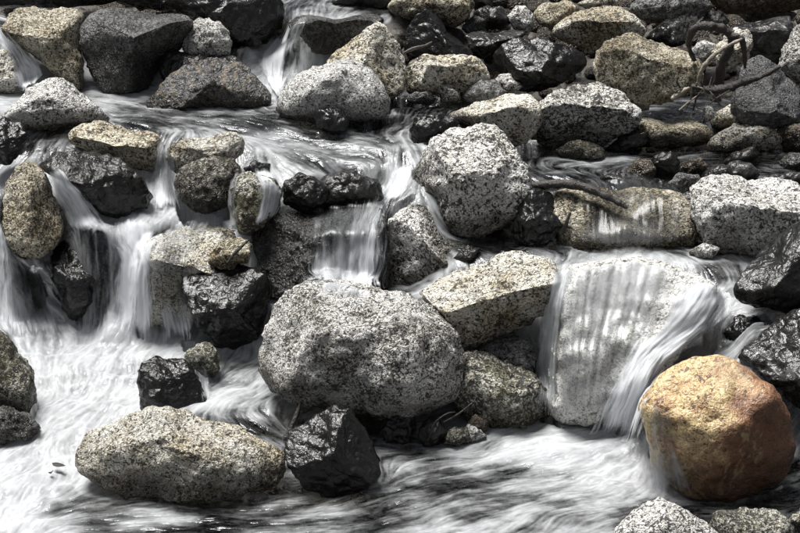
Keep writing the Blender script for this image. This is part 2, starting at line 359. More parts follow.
# ------------------------------------------------------------------ rocks
BVH_ALL = []
ROCKS = {}
def rock(key, outline, row, zb, mat, label, seed=1, depth=0.85, p=2.5, facets=(), nf=5, kmin=0.70, beta=28.0, rough=1.0, wet=0.05, name=None, drape=False, category='rock'):
    """A solid rock: its outline in photo pixels, where its foot meets the water (row, height zb), its depth as a share of its half width."""
    O = np.array(outline, float)
    c = np.array([(O[:, 0].min() + O[:, 0].max()) / 2, (O[:, 1].min() + O[:, 1].max()) / 2])
    # radius as a function of direction
    th = np.linspace(-math.pi, math.pi, 361)[:-1]
    A, B = O - c, np.roll(O, -1, 0) - c
    R = np.zeros(360)
    for k, t in enumerate(th):
        d = np.array([math.cos(t), -math.sin(t)])
        den = d[0] * (B - A)[:, 1] - d[1] * (B - A)[:, 0]
        den = np.where(abs(den) < 1e-9, 1e-9, den)
        r = (A[:, 0] * (B - A)[:, 1] - A[:, 1] * (B - A)[:, 0]) / den
        s = (A[:, 0] * d[1] - A[:, 1] * d[0]) / den
        ok = (r > 0) & (s >= -1e-6) & (s <= 1 + 1e-6)
        R[k] = r[ok].max() if ok.any() else 1.0
    ker = np.exp(-np.linspace(-2, 2, 17) ** 2); ker /= ker.sum()
    R = np.convolve(np.concatenate([R[-8:], R, R[:8]]), ker, 'valid')
    rm = R.mean()
    Yf = at_z(c[0], row, zb)[1]
    sc = Yf / (FPX * CP)                       # metres per photo pixel there, roughly
    Rb = math.sqrt((O[:, 0].max() - O[:, 0].min()) * (O[:, 1].max() - O[:, 1].min())) / 2
    D = depth * Rb * sc
    C = at_y(c[0], c[1], Yf + 0.32 * D)
    sc = ((C - CAMP) @ FWD) / FPX
    level = 6 if rm > 52 else (5 if rm > 17 else 4)
    V, F = ico(level)
    rs = np.random.RandomState(seed)
    rho = np.hypot(V[:, 0], V[:, 1]); nrm = (rho ** p + abs(V[:, 2]) ** p) ** (1 / p)
    Q = V / nrm[:, None]
    fl = list(facets)
    for _ in range(nf):
        a = rs.uniform(0, 2 * math.pi); cz = rs.uniform(0.25, 0.95) * (1 if rs.rand() < 0.75 else -1)
        fl.append(((math.cos(a) * math.sqrt(1 - cz * cz), math.sin(a) * math.sqrt(1 - cz * cz), cz), rs.uniform(kmin, 0.95)))
    for n, k in fl:
        n = np.array(n, float); n /= np.linalg.norm(n)
        s = Q @ n - k
        Q = Q - np.outer(np.logaddexp(0, s * beta) / beta, n)
    # keep the silhouette: rescale so that the outline is reached
    ang = np.arctan2(Q[:, 1], Q[:, 0])
    Rt = np.interp(ang, np.concatenate([th, [math.pi]]), np.concatenate([R, R[:1]]))
    X = (Q[:, 0] * Rt * sc, Q[:, 1] * Rt * sc, Q[:, 2] * D)
    W = np.outer(X[0], RIGHT) + np.outer(X[1], UP) - np.outer(X[2], FWD)
    nd = W / (np.linalg.norm(W, axis=1)[:, None] + 1e-9)
    S = rm * sc
    o3 = rs.uniform(0, 100, 3)
    disp = 0.085 * S * fbm(W / S * 1.6 + o3, 3) + 0.10 * S * rough * 0.5 * fbm(W / S * 4.5 + o3, 4, 0.55)
    disp += 0.008 * rough * fbm(W * 20 + o3, 4, 0.65) - 0.010 * rough * np.clip(PN(W * 9 + o3) - 0.25, 0, 1)
    if mat in ('dark', 'black', 'plain', 'slate'):
        disp += 0.020 * S * (0.5 - np.abs(PN(W / S * np.array([3.0, 3.0, 5.0]) + o3 * 2)) * 1.6) + 0.008 * S * (0.5 - np.abs(PN(W / S * 8 + o3)) * 1.6)
    W = W + nd * disp[:, None]
    base = np.array([C[0], C[1], C[2] + W[:, 2].min()])
    P = W + C
    # wet band: height above the water beside it, with an uneven edge
    wz = field(0, P[:, 0], P[:, 1])
    hh = P[:, 2] - wz
    wet = max(wet, 0.055)
    if wet >= 1: wv = np.clip(0.85 + 0.5 * fbm(P * 5 + o3, 3), 0.25, 1)
    else:
        wv = 1 - sstep(wet * 0.2, wet * 1.7 + 0.02, hh + (0.04 + 0.5 * wet) * fbm(P * 4.5 + o3, 4, 0.6))
    me = mesh_from(name or 'rock', P - base, F)
    attr(me, 'wet', wv)
    big = Rb * sc
    nm = name or ('boulder' if big > 0.24 else ('rock' if big > 0.10 else 'stone'))
    o = link(nm, me, MATS[mat], label, {'boulder': 'boulder', 'rock': 'rock', 'stone': 'stone'}.get(nm, category), loc=base)
    ROCKS[key] = (o, P, F)
    return o

exec_rocks = []
TOPF = ((0, .8, .6), .62)
# --- top left
rock('tan_tl', [(3,28),(12,8),(30,5),(48,8),(60,6),(75,8),(82,15),(81,35),(81,60),(83,92),(70,88),(58,80),(45,64),(25,50),(8,38)], 88,.92,'ochre','ochre streaked boulder in the top corner, beside the large charcoal boulder',seed=3,facets=[((-.3,-.5,.8),.55),((0,.8,.6),.6)],wet=.1)
rock('bigdark_tl', [(77,30),(86,14),(108,4),(130,3),(165,8),(186,12),(197,20),(186,38),(172,54),(158,70),(147,87),(136,95),(110,95),(99,87),(90,70),(82,50)], 93,.9,'grey','large charcoal grey boulder with a broad flat top in the upper pool',seed=11,facets=[((0.1,.9,.5),.55),((.75,-.5,.6),.5),((-.5,-.3,.8),.62)],nf=3,wet=.3,depth=.9)
rock('pale_tl', [(182,32),(190,20),(203,17),(222,24),(233,40),(228,56),(210,61),(190,59),(182,47)], 59,1.05,'granite','round pale speckled rock between the charcoal boulder and the black boulder',seed=5)
rock('behind_stripe', [(158,66),(170,50),(186,53),(212,55),(238,56),(243,68),(200,78),(163,82)], 76,.98,'dark','low dark wet rock right behind the striped pointed rock',seed=6,wet=1)
rock('stripe', [(146,107),(153,90),(166,74),(182,65),(217,56),(240,62),(255,75),(268,88),(273,99),(268,106),(240,110),(208,108),(170,110),(150,112)], 107,.9,'slate','striped brown and grey slate rock with a sharp ridge in the upper pool',seed=9,p=2.0,facets=[((-.5,.35,.8),.42),((.55,.4,.75),.5),((.1,-.4,.9),.55)],nf=2,beta=60,wet=.02)
rock('black_top', [(165,2),(200,-18),(260,-12),(284,3),(287,20),(279,33),(262,43),(240,46),(220,41),(205,31),(190,17),(175,9)], 46,1.06,'black','massive black boulder at the top edge above the white chute',seed=12,wet=1)
rock('black_top_s', [(240,40),(248,34),(258,35),(264,43),(256,47),(243,46)], 47,1.06,'dark','little black stone at the foot of the massive black boulder',seed=13,wet=1)
rock('edge_l', [(-22,70),(-8,52),(8,50),(22,66),(29,88),(15,95),(-16,95)], 92,.9,'tan','tan rock cut by the picture edge beside the white chute',seed=14)
rock('mound_l', [(-4,124),(18,102),(34,86),(50,77),(65,77),(80,92),(95,104),(108,115),(106,126),(60,134),(15,130)], 125,.9,'white','pale conical mound of wet granite rising from the upper pool',seed=15,p=2.1,nf=4,wet=.03)
rock('dark_l', [(-16,122),(5,116),(20,124),(29,136),(23,152),(8,164),(-14,166)], 162,.84,'black','black rock at the left picture edge above the tall ochre rock',seed=16,wet=1,facets=[((0,.6,.8),.6)])
rock('top_black_a', [(-24,2),(10,-14),(70,-18),(112,-10),(120,2),(70,6),(0,7)], 6,1.27,'black','long black rock along the top edge above the ochre streaked boulder',seed=161,wet=1)
rock('top_black_b', [(112,2),(128,-12),(165,-12),(182,0),(176,10),(140,9)], 9,1.22,'dark','dark rock on the top edge behind the charcoal boulder',seed=162,wet=1)
rock('top_dark_c', [(330,4),(345,-10),(380,-12),(398,-2),(390,10),(350,10)], 9,1.22,'dark','dark rock at the top edge behind the long wet ledge',seed=163,wet=1)
rock('bank_dark', [(742,20),(752,8),(778,6),(796,14),(790,22),(760,24)], 22,1.12,'plain','dark grey rock under the long brown rock at the upper corner',seed=164,wet=.5)
# --- left middle
rock('roof_tan', [(69,137),(75,127),(95,119),(115,120),(130,127),(150,127),(166,135),(162,147),(157,166),(150,178),(140,184),(124,170),(104,158),(85,149),(72,145)], 182,.70,'ochre','ochre rock with a black hollow underside, roofing the grey creased rock',seed=17,facets=[((-.2,-.75,.6),.28),((.1,.85,.5),.5)],nf=3,wet=0.08)
rock('creased', [(40,167),(55,155),(75,151),(100,152),(120,159),(140,174),(151,190),(149,206),(120,215),(98,218),(84,202),(65,182),(48,174)], 214,.65,'dark','wide grey creased wet rock with water glossing its shoulder',seed=18,wet=1,facets=[((.2,.7,.7),.55),((.6,-.2,.8),.6)],beta=45,rough=1.5)
rock('tan_block', [(164,158),(170,146),(185,138),(205,134),(235,132),(244,138),(244,152),(230,162),(215,168),(180,175),(168,170)], 172,.82,'tan','flat-topped tan rock lying on top of the dark mossy stone',seed=19,facets=[((0,.8,.6),.5),((-.1,-.3,.9),.6)],wet=.02)
rock('moss_dark', [(176,180),(180,168),(195,160),(215,156),(232,158),(241,170),(236,192),(226,207),(210,214),(190,211),(178,197)], 211,.655,'mossy','dark round mossy rock under the flat-topped tan rock',seed=20,wet=.25)
rock('egg', [(231,188),(240,175),(250,171),(262,175),(275,177),(284,190),(281,207),(265,224),(250,236),(240,233),(233,216)], 234,.61,'mossy','upright mossy egg-shaped rock with white water sliding over it',seed=21,depth=1.0,wet=.04,drape=True,nf=2)
rock('tall_ochre', [(3,202),(8,180),(20,165),(32,161),(44,171),(52,190),(60,214),(64,230),(56,246),(40,257),(25,258),(10,249),(4,230)], 257,.47,'ochre','tall ochre triangular rock standing in the falls near the picture edge',seed=22,facets=[((.7,.1,.7),.5),((-.5,.2,.8),.6)],nf=3,wet=0.1)
rock('black_gap', [(52,262),(58,240),(65,226),(75,221),(95,223),(112,231),(117,250),(110,268),(105,292),(104,318),(85,328),(66,315),(54,288)], 322,.13,'black','tall black wet rock dividing the two falls',seed=23,wet=1,depth=1.0,facets=[((.1,.75,.65),.55)])
rock('fall_granite', [(134,272),(144,246),(160,231),(185,222),(215,219),(236,227),(242,246),(232,268),(212,294),(192,318),(165,330),(144,324),(136,298)], 340,.12,'tan','tan and white granite boulder half veiled by the main fall',seed=24,facets=[((-.1,-.6,.75),.5),((.2,.8,.5),.55)],wet=.06,drape=True)
rock('small_ochre', [(204,264),(212,248),(222,238),(240,235),(253,245),(247,262),(225,270)], 286,.43,'ochre','small rusty ochre rock wedged above the black cube-like rock',seed=25,facets=[((.3,.7,.6),.5)],wet=.01)
rock('black_block', [(177,291),(185,275),(210,265),(226,261),(246,266),(262,271),(271,290),(267,312),(257,338),(236,366),(214,356),(199,324),(189,306)], 356,.14,'black','big black glossy block over the dark hollow beside the large central boulder',seed=26,wet=1,facets=[((-.1,.7,.7),.5),((0,-.75,.6),.35),((.75,0,.6),.62)],nf=3,beta=50)
rock('black_cube', [(138,378),(140,363),(150,357),(180,357),(190,364),(199,384),(206,402),(196,410),(160,413),(142,410)], 408,.065,'black','squarish black wet rock standing in the white rapid',seed=27,wet=1,facets=[((0,.85,.5),.6),((.5,0,.85),.6)],nf=3,beta=50)
rock('behind_cube', [(184,356),(195,345),(208,341),(217,352),(220,370),(210,378),(195,372)], 374,.13,'mossy','small grey mossy rock behind the squarish black rock',seed=28,wet=.03)
# --- middle
rock('ledge', [(246,244),(258,222),(280,203),(305,194),(345,187),(370,198),(386,214),(388,288),(340,298),(300,300),(270,298),(251,270)], 296,.33,'plain','broad dark ledge rock with a thin water curtain dropping off its lip',seed=29,wet=1,depth=.95,facets=[((0.05,.88,.48),.40),((.15,0,1),.62),((-.6,.1,.8),.55)],nf=1,beta=60,drape=True)
rock('up_dark', [(281,204),(285,182),(299,174),(316,178),(330,190),(324,206),(300,212)], 206,.72,'dark','small dark rock in the riffle above the water curtain',seed=30,wet=1)
rock('up_dark2', [(244,168),(254,159),(270,164),(270,177),(250,180)], 177,.80,'dark','dark wet knob right above the mossy egg-shaped rock',seed=31,wet=1)
rock('hump', [(312,190),(326,175),(355,172),(380,182),(384,200),(350,212),(320,208)], 204,.70,'dark','smooth dark hump washed over by the riffle',seed=32,wet=1,drape=True,nf=2)
rock('white_streak', [(386,242),(389,222),(404,207),(420,203),(435,211),(455,229),(471,245),(464,264),(446,279),(425,292),(405,298),(389,294),(386,265)], 294,.31,'granite','white granite rock with a brown hollow face, beside the water curtain',seed=33,facets=[((.45,.65,.6),.42),((-.55,-.35,.75),.45)],nf=2,beta=45,wet=0.08,depth=.9)
rock('big_granite', [(404,187),(414,160),(430,140),(450,126),(475,119),(496,121),(511,140),(526,165),(533,190),(526,209),(505,224),(480,238),(464,243),(444,222),(424,207),(409,198)], 239,.53,'granite','big blocky black-and-white granite boulder above the tilted tan boulder',seed=34,facets=[((.1,.75,.65),.58),((.1,-.55,.85),.58),((-.9,-.1,.4),.6)],nf=2,beta=16,wet=0.08,depth=.95)
rock('central', [(254,352),(257,325),(268,305),(285,292),(315,282),(345,278),(375,282),(405,294),(435,309),(456,330),(463,355),(463,388),(450,404),(420,414),(380,417),(340,414),(300,406),(275,388),(260,372)], 414,.06,'granite','large rounded speckled granite boulder in the middle of the stream',seed=35,p=2.2,facets=[((0,.85,.5),.76),((-.35,-.45,.8),.84)],nf=1,wet=0.2,depth=.95)
rock('tilt_ochre', [(419,294),(435,280),(470,262),(505,248),(520,246),(545,261),(561,271),(564,286),(551,312),(521,333),(490,349),(470,354),(450,334),(434,312)], 349,.29,'tan','tilted tan boulder with an ochre top and a pale front edge over shadow',seed=36,facets=[((-.15,.80,.58),.34),((.25,-.65,.72),.42)],nf=1,beta=26,wet=0.06,depth=1.0)
rock('low_brown', [(454,366),(463,351),(480,351),(510,361),(535,374),(549,395),(552,413),(530,424),(500,428),(470,424),(455,406)], 424,.015,'mossy','dark brown speckled boulder tucked low behind the large central one',seed=37,wet=0.12,facets=[((.1,.8,.6),.6)])
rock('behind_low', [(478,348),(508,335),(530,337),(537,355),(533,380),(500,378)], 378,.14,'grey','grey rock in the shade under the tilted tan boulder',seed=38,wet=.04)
rock('gap_dark', [(452,258),(468,246),(481,249),(473,262),(458,268)], 264,.5,'dark','small dark stone jammed beside the white granite rock',seed=39,wet=1)
rock('brown_stone', [(467,419),(475,413),(489,419),(488,431),(478,433),(467,426)], 432,.02,'brown','small rusty brown stone at the edge of the white foam',seed=40,wet=.01)
rock('gap1', [(443,436),(454,426),(467,428),(472,441),(456,448),(444,444)], 446,.0,'mossy','small mossy stone next to the rusty brown stone',seed=41,wet=.04)
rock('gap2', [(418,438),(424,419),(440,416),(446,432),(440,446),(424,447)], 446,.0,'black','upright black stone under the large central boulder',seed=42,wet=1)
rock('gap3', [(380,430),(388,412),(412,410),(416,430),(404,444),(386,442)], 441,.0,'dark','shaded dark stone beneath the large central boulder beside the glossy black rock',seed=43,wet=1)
rock('foam_white', [(462,436),(468,424),(480,430),(487,436),(478,442),(466,444)], 442,.0,'white','tiny whitish stone in front of the rusty brown stone',seed=44,wet=.02)
# --- front
rock('front_l', [(74,457),(80,444),(95,429),(120,414),(150,407),(180,409),(210,417),(250,434),(281,450),(287,466),(281,484),(250,496),(215,501),(180,498),(140,498),(105,489),(80,472)], 496,.0,'tan','wide tan and white speckled boulder lying in the front pool',seed=45,p=2.3,facets=[((.35,.8,.5),.55),((-.35,-.3,.85),.6)],nf=2,wet=0.1,depth=.8)
rock('front_black', [(286,447),(289,432),(309,420),(335,406),(351,411),(366,430),(374,450),(382,472),(371,485),(350,494),(330,497),(304,487),(289,465)], 492,.0,'black','glossy black angular rock in the front pool beside the wide tan boulder',seed=46,wet=1,facets=[((-.35,.55,.75),.46),((.6,.3,.75),.45),((0,-.55,.8),.55)],nf=1,beta=60,depth=.9)
rock('edge_moss', [(-26,345),(-12,332),(0,329),(10,340),(25,360),(34,376),(34,398),(28,418),(5,420),(-22,418)], 414,.05,'mossy','mossy grey rock cut by the picture edge beside the white rapid',seed=47,wet=.08)
rock('edge_hump', [(-26,425),(-15,410),(5,407),(25,412),(42,426),(30,440),(-15,444)], 438,.04,'grey','low rounded hump under clear water below the mossy edge rock',seed=48,wet=1,drape=True,nf=1)
rock('front_pale', [(598,552),(622,522),(645,505),(660,499),(685,509),(706,522),(735,552),(700,575),(630,575)], 568,.0,'white','pale granite boulder cut by the bottom picture edge',seed=49,p=2.1,nf=3,wet=.02)
rock('front_speck', [(709,524),(717,512),(745,507),(775,511),(789,520),(794,540),(770,552),(720,552)], 552,.0,'mossy','black-and-white mottled rock in the bottom corner beside the pale boulder',seed=50,wet=.02,facets=[((0,.85,.5),.5)])
rock('front_moss', [(790,520),(804,507),(822,512),(820,538),(796,538)], 536,.0,'mossy','green mossy stone at the bottom corner of the picture',seed=51,wet=.05)
# --- right
rock('slab', [(546,408),(550,370),(556,330),(558,290),(573,264),(620,254),(665,258),(706,279),(722,300),(702,332),(672,358),(642,390),(617,424),(580,428),(554,422)], 422,.0,'washed','large pale slanting slab with a thin sheet of water over it',seed=52,p=2.3,facets=[((.05,.52,.85),.46)],nf=0,beta=16,depth=.85,wet=.06,drape=True)
rock('slab_knob', [(630,366),(638,340),(652,323),(667,327),(666,345),(650,362),(640,376)], 372,.17,'mossy','dark mossy knob breaking the thin sheet of water on the pale slab',seed=151,wet=.02,depth=.9)
rock('orange', [(639,408),(644,391),(664,372),(695,357),(720,354),(745,364),(771,385),(791,415),(799,445),(797,474),(782,488),(750,498),(720,504),(690,502),(668,488),(652,460),(642,428)], 497,.0,'orange','round orange and yellow boulder with water trickling over one side',seed=53,p=2.2,facets=[((-.15,.6,.8),.72),((.5,-.45,.75),.62),((-.45,-.5,.75),.68)],nf=0,beta=12,rough=.25,wet=.16,depth=.9,drape=True)
rock('right_wedge', [(693,207),(697,186),(705,175),(730,171),(760,173),(785,171),(801,184),(818,200),(814,244),(772,248),(750,256),(725,254),(705,243),(695,227)], 252,.55,'white','broad white granite boulder with a dark mossy front, at the far side pool',seed=54,facets=[((.1,.85,.55),.44),((-.15,-.5,.85),.55)],nf=1,beta=18,wet=0.12,depth=1.0)
rock('right_black', [(728,290),(738,270),(760,250),(785,230),(806,217),(832,230),(832,306),(790,312),(760,307),(738,302)], 305,.5,'black','smooth slanted black boulder cut by the right picture edge',seed=55,wet=1,facets=[((-.45,.65,.6),.42)],nf=2,rough=.7)
rock('right_dark', [(741,357),(754,341),(775,321),(800,307),(828,312),(836,402),(814,428),(795,420),(775,388),(755,372)], 424,.1,'dark','dark speckled boulder at the picture edge behind the orange boulder',seed=56,wet=1,facets=[((-.4,.6,.7),.5)],depth=.9)
rock('flow_dark', [(716,330),(734,315),(770,316),(784,330),(764,346),(735,350)], 346,.31,'black','low black rock under the side chute behind the orange boulder',seed=57,wet=1,drape=True)
rock('tan_slab', [(546,212),(556,190),(600,185),(640,187),(684,193),(700,216),(698,246),(650,254),(600,254),(560,250)], 242,.545,'ochre','flat tan slab with thin clear water sliding down it',seed=58,p=2.6,facets=[((0,.72,.7),.40)],nf=0,depth=.8,wet=.16,drape=True,rough=.6)
rock('black_nook', [(513,228),(519,200),(534,189),(550,192),(561,205),(567,222),(556,242),(535,248),(517,244)], 244,.55,'black','black glossy rock in the nook beside the big blocky granite boulder',seed=59,wet=1,facets=[((.4,.5,.75),.5),((.2,-.5,.8),.6)],beta=50)
rock('pool_pale', [(688,252),(704,242),(720,248),(714,258),(694,260)], 258,.54,'white','small pale stone at the foot of the broad white boulder',seed=60,wet=.02)
# --- upper middle
rock('white_round', [(276,108),(284,90),(299,75),(320,63),(345,59),(370,69),(388,89),(395,105),(391,118),(370,122),(320,123),(280,118)], 119,.9,'white','bright white speckled dome-shaped boulder in the upper pool',seed=61,p=2.2,nf=3,wet=0.03,rough=.7)
rock('tan_peak', [(328,56),(345,42),(368,27),(380,23),(395,35),(406,55),(407,77),(400,96),(385,100),(350,84),(326,67)], 96,.95,'tan','pale tan peaked boulder behind the bright white dome',seed=62,p=2.1,facets=[((.55,.1,.8),.55),((-.5,.4,.75),.55)],nf=2,wet=0.05)
rock('black_pool', [(311,120),(317,110),(330,108),(342,109),(349,122),(346,132),(328,134),(314,130)], 131,.9,'black','small black angular rock in front of the bright white dome',seed=63,wet=1,kmin=.55,beta=60)
rock('ledge_far', [(287,28),(300,12),(340,7),(370,11),(386,20),(374,30),(352,44),(340,54),(312,54),(304,38)], 53,1.1,'grey','long wet ledge rock with a black shaded front at the top',seed=64,wet=1,facets=[((0,.93,.36),.3),((0,-.6,.8),.4)],nf=1)
rock('oval_ochre', [(403,77),(409,62),(425,55),(455,51),(475,57),(488,70),(491,82),(479,91),(455,95),(430,95),(407,93)], 93,.95,'tan','oval tan boulder with a dark lower front, beside the peaked boulder',seed=65,facets=[((0,.85,.5),.6),((.2,-.55,.8),.6)],wet=0.06)
rock('small_grey', [(461,98),(469,85),(480,79),(495,80),(506,92),(502,103),(475,105)], 103,.91,'grey','small round grey stone in front of the oval tan boulder',seed=66,wet=.02)
rock('small_sharp', [(435,93),(440,83),(448,81),(460,91),(462,103),(445,104)], 103,.91,'granite','small sharp grey stone beside the round grey stone',seed=67,kmin=.55,wet=.02)
rock('small_flat', [(406,100),(415,91),(430,90),(437,100),(430,105),(410,105)], 104,.91,'grey','small low grey stone at the water below the oval tan boulder',seed=68,wet=.05)
rock('small_pale', [(493,82),(500,75),(512,74),(524,85),(516,93),(500,93)], 93,.93,'white','small pale stone below the black angular boulder',seed=69,wet=.01)
rock('cream', [(446,114),(470,105),(480,97),(510,91),(530,94),(541,105),(542,120),(536,133),(525,144),(510,147),(495,134),(470,125),(450,120)], 142,.78,'tan','smooth cream-coloured boulder behind the big blocky granite boulder',seed=70,facets=[((0,.85,.5),.6),((.2,-.6,.75),.6)],wet=.01,rough=.7)
rock('dark_pool', [(410,132),(414,118),(440,114),(461,118),(452,137),(420,143)], 139,.87,'black','low black rock at the water under the cream-coloured boulder',seed=71,wet=1)
rock('overhang', [(531,128),(539,106),(550,93),(580,82),(605,79),(623,91),(631,104),(642,110),(637,126),(620,138),(600,151),(570,154),(545,149),(530,139)], 150,.72,'granite','knobbly white granite boulder overhanging a black hollow',seed=72,facets=[((.1,.80,.6),.5),((-.05,-.72,.65),.30)],nf=1,beta=20,rough=1.3,wet=0.1)
rock('black_far', [(494,62),(499,45),(515,37),(540,37),(560,44),(582,51),(590,65),(572,78),(550,89),(525,92),(504,81)], 89,.94,'black','black angular boulder behind the knobbly white granite boulder',seed=73,wet=.9,facets=[((-.2,.6,.75),.5),((.6,.2,.75),.55)],beta=50)
rock('wedge_far', [(404,48),(411,20),(425,10),(440,17),(456,38),(477,56),(460,60),(430,58),(409,57)], 57,1.05,'black','dark wedge-shaped slate leaning behind the oval tan boulder',seed=74,wet=.9,facets=[((.55,.5,.65),.35),((-.4,0,.9),.5)],nf=1,beta=60)
rock('dark_far2', [(463,37),(480,27),(510,26),(526,33),(512,48),(490,60),(468,54)], 57,1.03,'dark','flat-topped dark rock leaning on the black angular boulder',seed=75,wet=.6,facets=[((0,.9,.4),.35)])
rock('far_tan_s', [(428,12),(440,3),(460,2),(469,10),(468,21),(455,27),(440,25),(429,20)], 25,1.14,'tan','small tan stone sitting against the mustard boulder',seed=76)
rock('far_mustard', [(386,8),(398,-8),(430,-14),(460,-12),(474,4),(462,24),(430,24),(400,20)], 22,1.18,'ochre','mustard boulder at the top edge',seed=77)
rock('far_white_s', [(507,17),(515,8),(525,6),(534,15),(534,30),(525,36),(514,27)], 34,1.1,'white','small bright white upright stone behind the black angular boulder',seed=78)
rock('far_dark_s', [(473,14),(484,5),(500,7),(513,20),(502,30),(478,28)], 28,1.13,'dark','dark stone beside the small bright white upright stone',seed=79,wet=.6)
rock('far_grey_s', [(462,28),(474,14),(491,23),(486,32),(468,34)], 32,1.11,'grey','thin grey stone between the dark stones near the top',seed=80)
rock('far_dark_t', [(468,2),(478,-8),(494,-4),(490,8),(475,10)], 8,1.2,'dark','small dark stone touching the top edge',seed=81,wet=.6)
rock('pale_far', [(552,30),(570,15),(590,6),(605,3),(625,9),(641,22),(647,34),(632,46),(615,49),(590,52),(570,44),(555,36)], 50,1.05,'tan','broad pale boulder with a black shaded front, behind the knobbly boulder',seed=82,facets=[((.05,.75,.65),.55),((0,-.65,.75),.5)],nf=2,beta=16)
rock('orange_far', [(533,12),(544,3),(565,0),(579,8),(572,20),(555,31),(539,25)], 29,1.12,'ochre','small rusty-topped rock beside the broad pale boulder',seed=83)
rock('top_sliver', [(576,4),(598,-6),(622,0),(616,8),(590,10)], 8,1.2,'tan','thin tan stone on the top edge above the broad pale boulder',seed=84)
rock('brown_big', [(593,62),(599,48),(615,38),(635,30),(660,36),(680,47),(696,62),(703,78),(692,94),(670,100),(640,105),(615,100),(598,84)], 101,.92,'ochre','large brownish grey boulder beside the tangle of driftwood',seed=85,facets=[((.2,.8,.55),.5),((-.2,-.3,.9),.6)],nf=3,wet=0.08)
rock('far_boulder', [(628,10),(645,-10),(680,-14),(706,-8),(711,10),(692,24),(660,25),(638,18)], 23,1.15,'grey','grey boulder at the top edge above the driftwood',seed=86)
rock('far_white', [(653,32),(668,16),(690,10),(699,20),(688,32),(668,37)], 34,1.1,'white','pale jagged rock under the grey top boulder',seed=87,kmin=.55)
rock('far_grey', [(699,25),(709,12),(722,10),(730,22),(716,32)], 30,1.1,'grey','small grey rock above the arched root',seed=88)
rock('far_black', [(642,38),(658,27),(680,28),(694,40),(672,48),(650,44)], 46,1.06,'black','flat black wet rock between the pale jagged rock and the brownish boulder',seed=89,wet=1)
rock('bank_brown', [(708,-2),(730,-22),(800,-24),(815,-5),(800,10),(760,13),(722,12)], 12,1.2,'brown','long brown rock along the top edge of the picture',seed=90)
rock('block_far', [(725,32),(744,18),(765,11),(790,11),(795,30),(788,58),(775,66),(748,62),(732,44)], 64,1.0,'dark','dark square block with a black hollow at the upper corner',seed=91,wet=.5,facets=[((0,.9,.4),.4),((0,-.3,.95),.5)],beta=50)
rock('edge_far', [(779,68),(785,45),(795,27),(818,22),(822,78),(797,84)], 81,.98,'granite','pale granite boulder cut by the upper right picture edge',seed=92)
rock('slate_r', [(733,98),(744,66),(758,54),(776,64),(797,84),(803,106),(797,126),(770,130),(745,126),(733,114)], 127,.82,'plain','grey slate boulder leaning behind the two oval stones',seed=93,facets=[((-.4,.4,.8),.5),((.5,.4,.75),.5)],nf=1,beta=50,wet=.02)
rock('root_pale', [(713,52),(724,36),(735,28),(748,31),(752,45),(747,62),(730,70),(718,66)], 68,.99,'tan','pale tan rock seen under the arched root',seed=94)
rock('root_white', [(691,50),(699,42),(713,42),(720,52),(707,62),(694,59)], 60,1.01,'white','small white stone framed by the arched root',seed=95)
rock('oval1', [(709,124),(717,112),(735,102),(760,94),(776,99),(780,115),(772,126),(745,130),(725,132),(711,130)], 129,.78,'tan','upper of two oval tan stones at the far bank',seed=96,wet=.01,facets=[((0,.85,.5),.6)])
rock('oval2', [(705,145),(714,135),(735,124),(755,118),(771,126),(783,141),(771,151),(740,153),(713,153)], 151,.715,'tan','lower of two oval tan stones, at the stream edge',seed=97,wet=0.05,facets=[((0,.85,.5),.6)])
rock('flat_ochre', [(622,124),(640,117),(665,116),(690,119),(708,127),(714,139),(700,146),(660,148),(633,146),(623,134)], 146,.715,'ochre','long flat-topped ochre rock at the stream edge',seed=98,wet=0.06,facets=[((0,.9,.45),.45)])
rock('knob', [(626,104),(637,95),(648,99),(650,110),(634,113)], 112,.84,'white','small white knob-shaped stone between boulders above the flat ochre rock',seed=99)
rock('pale_tall', [(702,118),(704,107),(712,105),(714,118),(706,123)], 121,.82,'white','tiny upright pale stone at the foot of the driftwood',seed=100)
rock('st1', [(555,151),(569,141),(590,141),(607,150),(602,160),(570,161)], 159,.7,'mossy','flat mossy stone in the far stream under the overhanging boulder',seed=101,wet=.03)
rock('st2', [(603,150),(619,136),(652,131),(644,146),(615,154)], 151,.71,'dark','thin dark slab stone beside the flat ochre rock',seed=102,wet=1,kmin=.5)
rock('st3', [(646,168),(654,157),(670,152),(680,162),(680,175),(665,182),(650,176)], 180,.7,'black','black jagged stone between the brown stones in the far stream',seed=103,wet=1,kmin=.5,beta=50)
rock('st4', [(626,173),(634,161),(650,159),(657,173),(646,184),(629,182)], 182,.7,'brown','dark brown stone beside the black jagged stone',seed=104,wet=.08)
rock('st5', [(676,167),(684,160),(700,158),(708,165),(704,175),(684,177)], 175,.7,'brown','small reddish stone behind the broad white boulder',seed=105,wet=.02)
rock('st6', [(668,184),(679,173),(699,174),(701,187),(680,193)], 191,.7,'grey','small grey stone at the lip of the tan slab',seed=106,wet=.05)
rock('st7', [(701,176),(714,164),(750,162),(759,175),(742,184),(710,183)], 182,.7,'dark','flat dark stone lying on the back edge of the broad white boulder',seed=107,wet=1)
rock('st8', [(721,163),(734,152),(752,146),(760,155),(747,165),(727,168)], 166,.71,'dark','slanting dark stone in the far stream below the oval stones',seed=108,wet=.6)
rock('st9', [(598,178),(614,171),(635,177),(645,190),(620,190)], 189,.7,'dark','low dark stone with white water on it, above the tan slab',seed=109,wet=1)
rock('st10', [(776,162),(789,153),(820,154),(820,168),(782,170)], 168,.71,'grey','flat grey stone at the picture edge in the far stream',seed=110,wet=.05)
rock('st11', [(776,132),(789,120),(820,122),(822,152),(785,152)], 150,.73,'brown','dark brown rock at the picture edge behind the lower oval stone',seed=111,wet=.1)
